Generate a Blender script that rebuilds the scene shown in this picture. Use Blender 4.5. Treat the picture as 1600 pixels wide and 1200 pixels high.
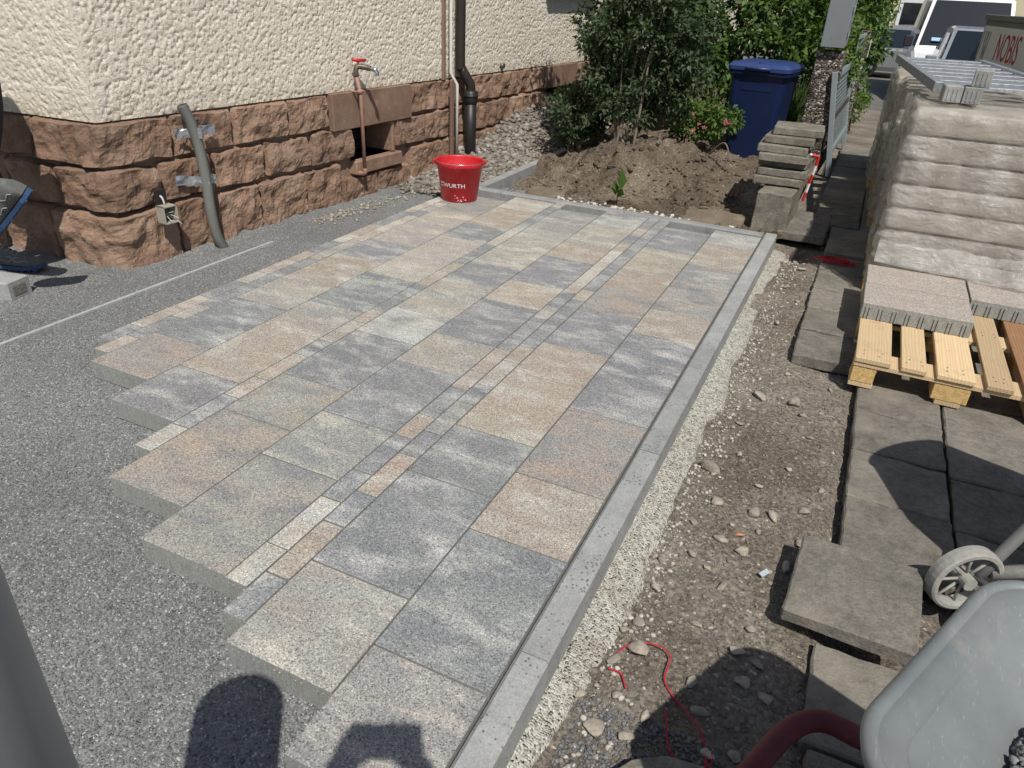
import bpy, bmesh, math, random
import numpy as np
from mathutils import Vector, Matrix, noise as mnoise

for o in list(bpy.data.objects):
    bpy.data.objects.remove(o)
scene = bpy.context.scene
COL = scene.collection
rng = np.random.default_rng(7)
random.seed(7)

# ------------------------------------------------------------------ camera
cam_data = bpy.data.cameras.new("camera")
cam_data.sensor_width = 36.0
cam_data.lens = 36.0 * 1131.73 / 1600.0
cam_data.clip_start = 0.02
cam_data.clip_end = 900.0
cam = bpy.data.objects.new("camera", cam_data)
COL.objects.link(cam)
Rt = Vector((0.90240484, 0.42852893, 0.04503846))
Dn = Vector((0.24190209, -0.41733838, -0.8759635))
Fw = Vector((-0.35657943, 0.8013686, -0.48027022))
cam.matrix_world = Matrix(((Rt.x, -Dn.x, -Fw.x, 0.0), (Rt.y, -Dn.y, -Fw.y, 0.0),
                           (Rt.z, -Dn.z, -Fw.z, 1.412), (0, 0, 0, 1)))
scene.camera = cam

# ------------------------------------------------------------------ sky, sun, exposure
SUN = Vector((0.43, -0.57, 1.0)).normalized()
world = bpy.data.worlds.new("World")
scene.world = world
world.use_nodes = True
wn = world.node_tree
wn.nodes.clear()
sky = wn.nodes.new("ShaderNodeTexSky")
sky.sky_type = 'NISHITA'
sky.sun_disc = False
sky.sun_elevation = math.asin(SUN.z)
sky.sun_rotation = math.atan2(SUN.x, SUN.y)
sky.air_density = 1.0
sky.dust_density = 1.0
bg = wn.nodes.new("ShaderNodeBackground")
bg.inputs["Strength"].default_value = 0.078
wo = wn.nodes.new("ShaderNodeOutputWorld")
wn.links.new(sky.outputs[0], bg.inputs[0])
wn.links.new(bg.outputs[0], wo.inputs[0])

sd = bpy.data.lights.new("sun", 'SUN')
sd.energy = 4.3
sd.angle = math.radians(0.55)
sd.color = (1.0, 0.962, 0.905)
sun = bpy.data.objects.new("sun", sd)
sun.rotation_euler = (-SUN).to_track_quat('-Z', 'Y').to_euler()
sun.location = (3, -4, 8)
COL.objects.link(sun)

scene.view_settings.view_transform = 'Standard'
scene.view_settings.look = 'None'
scene.view_settings.exposure = 0.0
scene.view_settings.gamma = 1.0
scene.view_settings.use_curve_mapping = False
scene.render.engine = 'CYCLES'

# ------------------------------------------------------------------ helpers
def tag(o, label=None, cat=None, group=None, kind=None):
    if label: o["label"] = label
    if cat: o["category"] = cat
    if group: o["group"] = group
    if kind: o["kind"] = kind
    return o

def empty(name, loc=(0, 0, 0), rz=0.0, label=None, cat=None, group=None, kind=None, parent=None):
    o = bpy.data.objects.new(name, None)
    o.empty_display_size = 0.05
    o.location = loc
    o.rotation_euler = (0, 0, rz)
    COL.objects.link(o)
    if parent: o.parent = parent
    return tag(o, label, cat, group, kind)

def link(name, me, mat=None, parent=None, loc=(0, 0, 0), rot=(0, 0, 0), smooth=False):
    if mat is not None and not me.materials:
        for m in (mat if isinstance(mat, (list, tuple)) else [mat]):
            me.materials.append(m)
    if smooth:
        me.polygons.foreach_set("use_smooth", [p.loop_total <= 4 for p in me.polygons])
    o = bpy.data.objects.new(name, me)
    o.location = loc
    o.rotation_euler = rot
    if parent: o.parent = parent
    COL.objects.link(o)
    return o

def pyobj(name, v, f, mat, parent=None, loc=(0, 0, 0), rot=(0, 0, 0), smooth=False):
    me = bpy.data.meshes.new(name)
    me.from_pydata([tuple(map(float, p)) for p in v], [], [tuple(map(int, q)) for q in f])
    me.update()
    return link(name, me, mat, parent, loc, rot, smooth)

def bmobj(name, bm, mat, parent=None, loc=(0, 0, 0), rot=(0, 0, 0), smooth=False):
    bmesh.ops.recalc_face_normals(bm, faces=bm.faces)
    me = bpy.data.meshes.new(name)
    bm.to_mesh(me)
    bm.free()
    return link(name, me, mat, parent, loc, rot, smooth)

def add_box(bm, x0, x1, y0, y1, z0, z1, bev=0.0, M=None, seg=1):
    vs = [bm.verts.new(p) for p in [(x0, y0, z0), (x1, y0, z0), (x1, y1, z0), (x0, y1, z0),
                                    (x0, y0, z1), (x1, y0, z1), (x1, y1, z1), (x0, y1, z1)]]
    fs = [bm.faces.new([vs[i] for i in q]) for q in
          [(0, 3, 2, 1), (4, 5, 6, 7), (0, 1, 5, 4), (1, 2, 6, 5), (2, 3, 7, 6), (3, 0, 4, 7)]]
    geom = vs
    if bev > 0:
        es = list({e for f in fs for e in f.edges})
        r = bmesh.ops.bevel(bm, geom=es, offset=bev, segments=seg, affect='EDGES', profile=0.5)
        geom = list({v for v in r['verts']} | {v for v in vs if v.is_valid})
    if M is not None:
        bmesh.ops.transform(bm, matrix=M, verts=[v for v in geom if v.is_valid])
    return geom

def box(name, x0, x1, y0, y1, z0, z1, mat, parent=None, bev=0.0, loc=(0, 0, 0), rot=(0, 0, 0), seg=1):
    bm = bmesh.new()
    add_box(bm, x0, x1, y0, y1, z0, z1, bev, seg=seg)
    return bmobj(name, bm, mat, parent, loc, rot)

def add_tube(bm, pts, r, seg=10, caps=True):
    pts = [Vector(p) for p in pts]
    n = len(pts)
    rs = r if isinstance(r, (list, tuple)) else [r] * n
    rings = []
    ref = None
    for i, p in enumerate(pts):
        t = (pts[min(i + 1, n - 1)] - pts[max(i - 1, 0)]).normalized()
        if ref is None:
            ref = Vector((0, 0, 1)) if abs(t.z) < 0.9 else Vector((1, 0, 0))
        a = t.cross(ref).normalized()
        b = a.cross(t).normalized()
        ref = b
        rings.append([bm.verts.new(p + (a * math.cos(2 * math.pi * k / seg) + b * math.sin(2 * math.pi * k / seg)) * rs[i])
                      for k in range(seg)])
    for i in range(n - 1):
        for k in range(seg):
            bm.faces.new([rings[i][k], rings[i][(k + 1) % seg], rings[i + 1][(k + 1) % seg], rings[i + 1][k]])
    if caps:
        bm.faces.new(rings[0][::-1])
        bm.faces.new(rings[-1])

def tube(name, pts, r, mat, parent=None, seg=10, smooth=True, loc=(0, 0, 0), rot=(0, 0, 0), caps=True):
    bm = bmesh.new()
    add_tube(bm, pts, r, seg, caps)
    return bmobj(name, bm, mat, parent, loc, rot, smooth)

def add_lathe(bm, prof, seg=32, M=None):
    rings = []
    for (r, z) in prof:
        if r < 1e-5:
            rings.append([bm.verts.new((0, 0, z))])
        else:
            rings.append([bm.verts.new((r * math.cos(2 * math.pi * k / seg), r * math.sin(2 * math.pi * k / seg), z)) for k in range(seg)])
    for i in range(len(rings) - 1):
        A, B = rings[i], rings[i + 1]
        for k in range(seg):
            k2 = (k + 1) % seg
            if len(A) == 1 and len(B) == 1: continue
            if len(A) == 1: bm.faces.new([A[0], B[k2], B[k]])
            elif len(B) == 1: bm.faces.new([A[k], A[k2], B[0]])
            else: bm.faces.new([A[k], A[k2], B[k2], B[k]])
    if M is not None:
        bmesh.ops.transform(bm, matrix=M, verts=[v for r_ in rings for v in r_])

def smooth_pts(pts, n=6):
    P = [Vector(p) for p in pts]
    P = [P[0] * 2 - P[1]] + P + [P[-1] * 2 - P[-2]]
    out = []
    for i in range(1, len(P) - 2):
        for k in range(n):
            t = k / n
            a, b, c, d = P[i - 1], P[i], P[i + 1], P[i + 2]
            out.append(0.5 * ((2 * b) + (c - a) * t + (2 * a - 5 * b + 4 * c - d) * t * t + (3 * b - a - 3 * c + d) * t ** 3))
    out.append(P[-2])
    return out

# vectorised value noise
def _hash(ix, iy, s):
    h = (ix.astype(np.int64) * 374761393 + iy.astype(np.int64) * 668265263 + s * 974634777) & 0xFFFFFFFF
    h = ((h ^ (h >> 13)) * 1274126177) & 0xFFFFFFFF
    h = h ^ (h >> 16)
    return (h & 0xFFFF) / 65535.0
def vnoise(x, y, s=0):
    ix, iy = np.floor(x), np.floor(y)
    fx, fy = x - ix, y - iy
    fx = fx * fx * (3 - 2 * fx); fy = fy * fy * (3 - 2 * fy)
    a = _hash(ix, iy, s); b = _hash(ix + 1, iy, s); c = _hash(ix, iy + 1, s); d = _hash(ix + 1, iy + 1, s)
    return (a * (1 - fx) + b * fx) * (1 - fy) + (c * (1 - fx) + d * fx) * fy
def fbm(x, y, sc, oc=4, s=0, gain=0.5):
    t = 0; a = 1.0; n = 0
    for k in range(oc):
        t = t + a * (vnoise(x * sc + 13.7 * k, y * sc - 7.1 * k, s + k) - 0.5); n += a
        a *= gain; sc *= 2.03
    return t / n * 2

def grid_sheet(name, x0, x1, y0, y1, step, hf, mat, parent=None, keep=None, smooth=True):
    nx = max(2, int(round((x1 - x0) / step)) + 1); ny = max(2, int(round((y1 - y0) / step)) + 1)
    X, Y = np.meshgrid(np.linspace(x0, x1, nx), np.linspace(y0, y1, ny))
    Z = hf(X, Y)
    v = np.stack([X.ravel(), Y.ravel(), Z.ravel()], 1)
    idx = np.arange(nx * ny).reshape(ny, nx)
    q = np.stack([idx[:-1, :-1].ravel(), idx[:-1, 1:].ravel(), idx[1:, 1:].ravel(), idx[1:, :-1].ravel()], 1)
    if keep is not None:
        c = v[q].mean(1)
        q = q[keep(c[:, 0], c[:, 1])]
    me = bpy.data.meshes.new(name)
    me.vertices.add(len(v)); me.vertices.foreach_set("co", v.ravel())
    me.loops.add(q.size); me.loops.foreach_set("vertex_index", q.ravel())
    me.polygons.add(len(q)); me.polygons.foreach_set("loop_start", np.arange(0, q.size, 4)); 
    me.update(calc_edges=True); me.validate()
    return link(name, me, mat, parent, smooth=smooth)

ICO = None
def ico():
    global ICO
    if ICO is None:
        bm = bmesh.new(); bmesh.ops.create_icosphere(bm, subdivisions=1, radius=1)
        bm.verts.index_update()
        ICO = (np.array([v.co[:] for v in bm.verts]), np.array([[v.index for v in f.verts] for f in bm.faces])); bm.free()
    return ICO
ICO2 = None
def ico2():
    global ICO2
    if ICO2 is None:
        bm = bmesh.new(); bmesh.ops.create_icosphere(bm, subdivisions=2, radius=1)
        bm.verts.index_update()
        ICO2 = (np.array([v.co[:] for v in bm.verts]), np.array([[v.index for v in f.verts] for f in bm.faces])); bm.free()
    return ICO2

def rot_mats(n):
    q = rng.normal(size=(n, 4)); q /= np.linalg.norm(q, axis=1)[:, None]
    w, x, y, z = q.T
    return np.stack([np.stack([1 - 2 * (y * y + z * z), 2 * (x * y - z * w), 2 * (x * z + y * w)], -1),
                     np.stack([2 * (x * y + z * w), 1 - 2 * (x * x + z * z), 2 * (y * z - x * w)], -1),
                     np.stack([2 * (x * z - y * w), 2 * (y * z + x * w), 1 - 2 * (x * x + y * y)], -1)], 1)

def np_mesh(name, V, F):
    me = bpy.data.meshes.new(name)
    k = F.shape[1]
    me.vertices.add(len(V)); me.vertices.foreach_set("co", np.ascontiguousarray(V, dtype=np.float32).ravel())
    me.loops.add(F.size); me.loops.foreach_set("vertex_index", np.ascontiguousarray(F, dtype=np.int32).ravel())
    me.polygons.add(len(F)); me.polygons.foreach_set("loop_start", np.arange(0, F.size, k, dtype=np.int32))
    me.update(calc_edges=True)
    return me

OCT = (np.array([(1, 0, 0), (-1, 0, 0), (0, 1, 0), (0, -1, 0), (0, 0, 1), (0, 0, -1)], float),
       np.array([(0, 2, 4), (2, 1, 4), (1, 3, 4), (3, 0, 4), (2, 0, 5), (1, 2, 5), (3, 1, 5), (0, 3, 5)]))
def rock_cloud(name, pos, size, mat, parent=None, flat=0.7, base=None, jit=0.28):
    """many small stones joined in one mesh (pos Nx3, size N)"""
    bv, bf = base if base else ico()
    n = len(pos); m = len(bv)
    V = bv[None] * (1 + rng.uniform(-jit, jit, (n, m, 1)))
    V = V * rng.uniform(0.65, 1.2, (n, 1, 3))
    V = np.einsum('nij,nmj->nmi', rot_mats(n), V)
    V[:, :, 2] *= flat
    V = V * size[:, None, None] + pos[:, None, :]
    F = bf[None] + (np.arange(n) * m)[:, None, None]
    return link(name, np_mesh(name, V.reshape(-1, 3), F.reshape(-1, 3)), mat, parent)

def rock_mesh(name, seed, amp=0.22):
    v, f = ico2()
    out = []
    for p in v:
        P = Vector(p) * 1.3 + Vector((seed * 3.1, seed * 1.7, 0))
        d = mnoise.noise(P) * 0.9 + mnoise.noise(P * 2.7) * 0.35
        out.append(p * (1 + amp * d * 1.5))
    V = np.array(out)
    # chip a few planes off so that the stone has facets
    r = np.random.default_rng(seed)
    for k in range(15):
        nrm = r.normal(size=3); nrm /= np.linalg.norm(nrm)
        d = V @ nrm; lim = 0.34 + 0.32 * r.random()
        V = V - np.clip(d - lim, 0, None)[:, None] * nrm * 1.0
    return np_mesh(name, V, f)

# ------------------------------------------------------------------ materials
class NT:
    def __init__(s, name, rough=0.85, spec=0.3):
        s.m = bpy.data.materials.new(name); s.m.use_nodes = True
        s.t = s.m.node_tree; s.b = s.t.nodes["Principled BSDF"]
        s.b.inputs["Roughness"].default_value = rough
        s.b.inputs["Specular IOR Level"].default_value = spec
        s.geo = s.t.nodes.new("ShaderNodeNewGeometry")
        s.tc = s.t.nodes.new("ShaderNodeTexCoord")
    def n(s, typ, **kw):
        x = s.t.nodes.new(typ)
        for k, v in kw.items(): setattr(x, k, v)
        return x
    def l(s, a, b): s.t.links.new(a, b)
    def setin(s, sock, v):
        if isinstance(v, bpy.types.NodeSocket): s.l(v, sock)
        else: sock.default_value = v
    def pos(s, scale=(1, 1, 1), obj=False):
        mp = s.n("ShaderNodeMapping"); mp.inputs["Scale"].default_value = scale
        s.l(s.tc.outputs["Object"] if obj else s.geo.outputs["Position"], mp.inputs["Vector"])
        return mp.outputs[0]
    def noise(s, vec, scale, detail=4, rough=0.55, dist=0.0):
        x = s.n("ShaderNodeTexNoise"); s.l(vec, x.inputs["Vector"])
        x.inputs["Scale"].default_value = scale; x.inputs["Detail"].default_value = detail
        x.inputs["Roughness"].default_value = rough; x.inputs["Distortion"].default_value = dist
        return x.outputs["Fac"]
    def vor(s, vec, scale, feature='F1', out="Distance", rnd=1.0):
        x = s.n("ShaderNodeTexVoronoi", feature=feature); s.l(vec, x.inputs["Vector"])
        x.inputs["Scale"].default_value = scale; x.inputs["Randomness"].default_value = rnd
        return x.outputs[out]
    def ramp(s, fac, stops, interp='LINEAR'):
        x = s.n("ShaderNodeValToRGB"); x.color_ramp.interpolation = interp
        e = x.color_ramp.elements
        while len(e) < len(stops): e.new(0.5)
        for k, (p, c) in enumerate(stops):
            e[k].position = p
            e[k].color = (c, c, c, 1) if not hasattr(c, '__len__') else (*c[:3], 1)
        s.l(fac, x.inputs[0]); return x.outputs[0]
    def mix(s, fac, a, b, mode='MIX'):
        x = s.n("ShaderNodeMix", data_type='RGBA', blend_type=mode)
        s.setin(x.inputs[0], fac)
        for sock, v in ((x.inputs[6], a), (x.inputs[7], b)):
            if isinstance(v, bpy.types.NodeSocket): s.l(v, sock)
            else: sock.default_value = (*v[:3], 1) if hasattr(v, '__len__') else (v, v, v, 1)
        return x.outputs[2]
    def math(s, op, a, b=0.0, c=None):
        x = s.n("ShaderNodeMath", operation=op)
        s.setin(x.inputs[0], a); s.setin(x.inputs[1], b)
        if c is not None: s.setin(x.inputs[2], c)
        return x.outputs[0]
    def bump(s, h, strength=0.5, dist=0.01, normal=None):
        x = s.n("ShaderNodeBump"); x.inputs["Strength"].default_value = strength
        x.inputs["Distance"].default_value = dist
        s.l(h, x.inputs["Height"])
        if normal is not None: s.l(normal, x.inputs["Normal"])
        s.l(x.outputs[0], s.b.inputs["Normal"]); return x.outputs[0]
    def facets(s, cellcol, amt, normal=None):
        """tilt the normal by a random vector per cell: crushed-stone facets"""
        sub = s.n("ShaderNodeVectorMath", operation='SUBTRACT'); s.l(cellcol, sub.inputs[0]); sub.inputs[1].default_value = (0.5, 0.5, 0.5)
        sc = s.n("ShaderNodeVectorMath", operation='SCALE'); s.l(sub.outputs[0], sc.inputs[0]); sc.inputs["Scale"].default_value = amt
        ad = s.n("ShaderNodeVectorMath", operation='ADD'); s.l(normal if normal else s.geo.outputs["Normal"], ad.inputs[0]); s.l(sc.outputs[0], ad.inputs[1])
        nm = s.n("ShaderNodeVectorMath", operation='NORMALIZE'); s.l(ad.outputs[0], nm.inputs[0])
        s.l(nm.outputs[0], s.b.inputs["Normal"]); return nm.outputs[0]
    def col(s, c): s.setin(s.b.inputs["Base Color"], c if isinstance(c, bpy.types.NodeSocket) else (*c[:3], 1)); return s

def plain(name, c, rough=0.6, metal=0.0, spec=0.4, var=0.12, vscale=14, bump=0.0, bscale=60, coat=0.0):
    m = NT(name, rough, spec)
    f = m.noise(m.pos(), vscale, 5)
    m.col(m.mix(f, tuple(x * (1 - var) for x in c), tuple(min(1, x * (1 + var)) for x in c)))
    m.b.inputs["Metallic"].default_value = metal
    m.b.inputs["Coat Weight"].default_value = coat
    if bump: m.bump(m.noise(m.pos(), bscale, 4), bump, 0.004)
    return m.m

# paving slabs: two tones per slab clouded together, granite-like speckle on top, plain concrete on the sides
def make_paver():
    m = NT("paver_concrete", 0.8, 0.25)
    ta = m.n("ShaderNodeAttribute", attribute_type='OBJECT', attribute_name='tone_a').outputs["Color"]
    tb = m.n("ShaderNodeAttribute", attribute_type='OBJECT', attribute_name='tone_b').outputs["Color"]
    tc = m.n("ShaderNodeAttribute", attribute_type='OBJECT', attribute_name='tone_c').outputs["Color"]
    p = m.pos()
    big = m.noise(m.pos((2.0, 3.8, 1)), 1.5, 4, 0.58, 0.3)
    big2 = m.noise(m.pos((3.2, 7.0, 1)), 1.4, 6, 0.66, 0.3)
    c = m.mix(m.ramp(big, [(0.36, 0), (0.64, 1)]), ta, tb)
    c = m.mix(m.ramp(big2, [(0.47, 0), (0.70, 1)]), c, tc)
    fine = m.vor(p, 330, 'F1', "Color")
    fs = m.n("ShaderNodeSeparateColor"); m.l(fine, fs.inputs[0])
    sp = m.ramp(fs.outputs[0], [(0.0, 0.38), (0.13, 0.62), (0.3, 0.93), (0.7, 1.06), (0.88, 1.28), (1.0, 1.7)])
    c = m.mix(1.0, c, sp, 'MULTIPLY')
    med = m.noise(p, 120, 3, 0.7)
    c = m.mix(1.0, c, m.ramp(med, [(0.3, 0.86), (0.7, 1.14)]), 'MULTIPLY')
    stain = m.ramp(m.noise(p, 9, 5, 0.65), [(0.60, 1.0), (0.78, 0.86)])
    c = m.mix(1.0, c, stain, 'MULTIPLY')
    side = m.mix(m.noise(m.pos((6, 6, 1.2)), 14, 5), (0.22, 0.22, 0.2), (0.37, 0.37, 0.34))
    side = m.mix(1.0, side, m.ramp(m.noise(p, 160, 2), [(0.35, 0.8), (0.65, 1.15)]), 'MULTIPLY')
    sx = m.n("ShaderNodeSeparateXYZ"); m.l(m.geo.outputs["True Normal"], sx.inputs[0])
    top = m.ramp(sx.outputs[2], [(0.5, 0), (0.7, 1)])
    m.col(m.mix(top, side, c))
    m.bump(m.math('ADD', m.math('MULTIPLY', fs.outputs[1], 0.6), med), 0.35, 0.0016)
    return m.m
PAVER = make_paver()

def make_gravel(name, dark, light, scale=150, facet=1.5, tint=None):
    m = NT(name, 0.9, 0.2)
    p = m.pos()
    w = m.noise(p, 40, 2)
    mp = m.n("ShaderNodeVectorMath", operation='MULTIPLY_ADD'); 
    nz = m.n("ShaderNodeTexNoise"); m.l(p, nz.inputs["Vector"]); nz.inputs["Scale"].default_value = 90
    m.l(nz.outputs["Color"], mp.inputs[0]); mp.inputs[1].default_value = (0.006, 0.006, 0.006); m.l(p, mp.inputs[2])
    v = m.n("ShaderNodeTexVoronoi", feature='F1'); m.l(mp.outputs[0], v.inputs["Vector"]); v.inputs["Scale"].default_value = scale
    s = m.n("ShaderNodeSeparateColor"); m.l(v.outputs["Color"], s.inputs[0])
    c = m.ramp(s.outputs[0], [(0.0, dark), (0.55, tuple((a + b) / 2 for a, b in zip(dark, light))), (0.93, light), (1.0, tuple(min(1, x * 1.9) for x in light))])
    pat = m.ramp(m.noise(p, 1.1, 4, 0.6), [(0.35, 0.88), (0.65, 1.1)])
    c = m.mix(1.0, c, pat, 'MULTIPLY')
    if tint is not None:
        c = m.mix(m.ramp(m.noise(p, 2.3, 4), [(0.5, 0), (0.62, 0.6)]), c, tint)
    m.col(c)
    h = m.math('MULTIPLY', v.outputs["Distance"], -1.0)
    b = m.n("ShaderNodeBump"); b.inputs["Strength"].default_value = 0.9; b.inputs["Distance"].default_value = 0.7 / scale
    m.l(h, b.inputs["Height"])
    m.facets(v.outputs["Color"], facet, b.outputs[0])
    return m.m
GRAVEL = make_gravel("grey_chippings", (0.145, 0.147, 0.142), (0.265, 0.267, 0.257), 235, 0.9)
CHIP = None
def stone_mat(name, cols, rough=0.85, bscale=40):
    m = NT(name, rough, 0.25)
    oi = m.n("ShaderNodeObjectInfo")
    p = m.pos()
    isl = m.geo.outputs["Random Per Island"]
    n = len(cols)
    c = m.ramp(isl, [(i / max(1, n - 1), cols[i]) for i in range(n)])
    c2 = m.ramp(oi.outputs["Random"], [(0, 0.75), (1, 1.2)])
    c = m.mix(1.0, c, c2, 'MULTIPLY')
    c = m.mix(1.0, c, m.ramp(m.noise(p, 55, 5, 0.7), [(0.3, 0.7), (0.7, 1.25)]), 'MULTIPLY')
    m.col(c); m.bump(m.noise(p, bscale * 2, 5, 0.7), 0.6, 0.006)
    return m.m
CHIP = stone_mat("grey_chip", [(0.15, 0.152, 0.147), (0.2, 0.202, 0.196), (0.25, 0.252, 0.243), (0.31, 0.31, 0.3)])
RUBBLE = stone_mat("rubble_stone", [(0.22, 0.19, 0.155), (0.30, 0.27, 0.225), (0.38, 0.345, 0.29), (0.26, 0.22, 0.175), (0.5, 0.475, 0.42)])
PEBBLE = stone_mat("loose_stone", [(0.30, 0.26, 0.21), (0.36, 0.32, 0.26)])
PALE = stone_mat("pale_pebble", [(0.3, 0.275, 0.23), (0.46, 0.44, 0.38), (0.38, 0.34, 0.28), (0.24, 0.23, 0.21)])
CLOD = stone_mat("soil_clod", [(0.15, 0.12, 0.09), (0.2, 0.163, 0.124), (0.24, 0.2, 0.155)])
BLUECHIP = stone_mat("blue_chip", [(0.14, 0.145, 0.15), (0.2, 0.205, 0.21), (0.27, 0.27, 0.265)])

def make_soil(name, a, b, c3):
    m = NT(name, 0.95, 0.12)
    p = m.pos()
    f = m.noise(p, 2.2, 6, 0.62)
    c = m.ramp(f, [(0.34, a), (0.52, b), (0.68, c3)])
    v = m.n("ShaderNodeTexVoronoi", feature='F1'); m.l(p, v.inputs["Vector"]); v.inputs["Scale"].default_value = 110
    s = m.n("ShaderNodeSeparateColor"); m.l(v.outputs["Color"], s.inputs[0])
    c = m.mix(1.0, c, m.ramp(s.outputs[0], [(0, 0.72), (0.5, 0.97), (0.9, 1.15), (0.97, 1.3), (1, 2.3)]), 'MULTIPLY')
    c = m.mix(1.0, c, m.ramp(m.noise(p, 60, 4, 0.7), [(0.3, 0.78), (0.7, 1.22)]), 'MULTIPLY')
    m.col(c)
    h = m.math('ADD', m.math('MULTIPLY', m.noise(p, 26, 8, 0.7), 1.3), m.math('MULTIPLY', m.noise(p, 160, 3, 0.7), 0.3))
    b = m.bump(h, 0.9, 0.022)
    m.facets(v.outputs["Color"], 0.55, b)
    return m.m
SOIL = make_soil("dry_soil", (0.185, 0.157, 0.122), (0.255, 0.225, 0.182), (0.315, 0.285, 0.235))
DARKSOIL = make_soil("garden_soil", (0.10, 0.078, 0.056), (0.175, 0.14, 0.104), (0.25, 0.207, 0.155))

def make_haunch():
    m = NT("haunch_concrete", 0.95, 0.15)
    p = m.pos()
    v = m.n("ShaderNodeTexVoronoi", feature='F1'); m.l(p, v.inputs["Vector"]); v.inputs["Scale"].default_value = 150
    s = m.n("ShaderNodeSeparateColor"); m.l(v.outputs["Color"], s.inputs[0])
    c = m.ramp(s.outputs[0], [(0, (0.36, 0.345, 0.285)), (0.4, (0.46, 0.445, 0.38)), (1, (0.58, 0.56, 0.49))])
    c = m.mix(m.ramp(m.noise(p, 5, 5, 0.65), [(0.52, 0), (0.7, 0.65)]), c, (0.33, 0.29, 0.23))
    m.col(c)
    h = m.math('ADD', m.math('MULTIPLY', v.outputs["Distance"], -1.5), m.noise(p, 50, 5))
    b = m.bump(h, 0.8, 0.008); m.facets(v.outputs["Color"], 0.9, b)
    return m.m
HAUNCH = make_haunch()

def make_concrete(name, a, b, scale=6, speck=0.0, bump=0.25, dirt=None, mott=0.06):
    m = NT(name, 0.85, 0.25)
    p = m.pos()
    c = m.mix(m.ramp(m.noise(p, scale, 6, 0.6), [(0.35, 0), (0.65, 1)]), a, b)
    c = m.mix(1.0, c, m.ramp(m.noise(p, 190, 2), [(0.35, 0.86), (0.65, 1.12)]), 'MULTIPLY')
    c = m.mix(1.0, c, m.ramp(m.noise(p, 38, 6, 0.75), [(0.32, 1 - mott), (0.68, 1 + mott)]), 'MULTIPLY')
    oi = m.n("ShaderNodeObjectInfo")
    c = m.mix(1.0, c, m.ramp(oi.outputs["Random"], [(0, 0.86), (1, 1.14)]), 'MULTIPLY')
    if speck:
        k = m.math('MULTIPLY', m.ramp(m.vor(p, 75), [(0.22, 1), (0.30, 0)]), m.ramp(m.noise(p, 9, 4, 0.7), [(0.47, 0), (0.55, 1)]))
        c = m.mix(m.math('MULTIPLY', k, speck), c, (0.11, 0.11, 0.1))
    if dirt:
        c = m.mix(m.ramp(m.noise(p, 3.5, 6, 0.7), [(0.5, 0), (0.72, 0.8)]), c, dirt)
    m.col(c); m.bump(m.noise(p, 90, 6, 0.7), bump, 0.006)
    return m.m
KERB = make_concrete("kerb_concrete", (0.27, 0.272, 0.262), (0.34, 0.342, 0.33), 8, 0.85, 0.15)
OLDPAVE = make_concrete("old_paving", (0.15, 0.138, 0.115), (0.215, 0.198, 0.168), 5, 0, 0.9, (0.3, 0.265, 0.215), 0.28)
OLDSLAB = make_concrete("old_slab", (0.17, 0.155, 0.125), (0.25, 0.23, 0.19), 6, 0, 1.0, (0.12, 0.105, 0.085), 0.3)
BLOCKC = make_concrete("plain_block", (0.25, 0.25, 0.235), (0.34, 0.34, 0.32), 9, 0, 0.4)
FLAG = make_concrete("brown_flag", (0.165, 0.13, 0.09), (0.24, 0.195, 0.145), 5, 0, 0.7, (0.1, 0.085, 0.065), 0.2)
ASPHALT = make_concrete("street_asphalt", (0.12, 0.115, 0.105), (0.17, 0.165, 0.15), 1.5, 0, 0.4)

def make_stucco():
    m = NT("rough_stucco", 0.92, 0.15)
    p = m.pos()
    c = m.mix(m.noise(p, 1.3, 5), (0.70, 0.63, 0.515), (0.79, 0.72, 0.605))
    c = m.mix(m.ramp(m.noise(m.pos((3, 3, 0.6)), 1.6, 5, 0.65), [(0.52, 0), (0.75, 0.45)]), c, (0.68, 0.6, 0.48))
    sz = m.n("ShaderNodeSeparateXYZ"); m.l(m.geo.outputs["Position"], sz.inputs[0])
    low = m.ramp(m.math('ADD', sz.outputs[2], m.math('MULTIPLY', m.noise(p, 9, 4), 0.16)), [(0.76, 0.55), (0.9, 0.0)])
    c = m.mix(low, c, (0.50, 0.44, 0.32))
    m.col(c)
    w = m.n("ShaderNodeTexNoise"); m.l(p, w.inputs["Vector"]); w.inputs["Scale"].default_value = 74; w.inputs["Detail"].default_value = 3; w.inputs["Distortion"].default_value = 0.5; w.inputs["Roughness"].default_value = 0.55
    ridge = m.math('ABSOLUTE', m.math('SUBTRACT', w.outputs["Fac"], 0.5))
    worm = m.ramp(w.outputs["Fac"], [(0.40, 0.0), (0.50, 1.0)])
    h = m.math('ADD', worm, m.math('MULTIPLY', m.noise(p, 80, 4, 0.7), 0.5))
    m.bump(h, 0.7, 0.004)
    return m.m
STUCCO = make_stucco()

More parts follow.
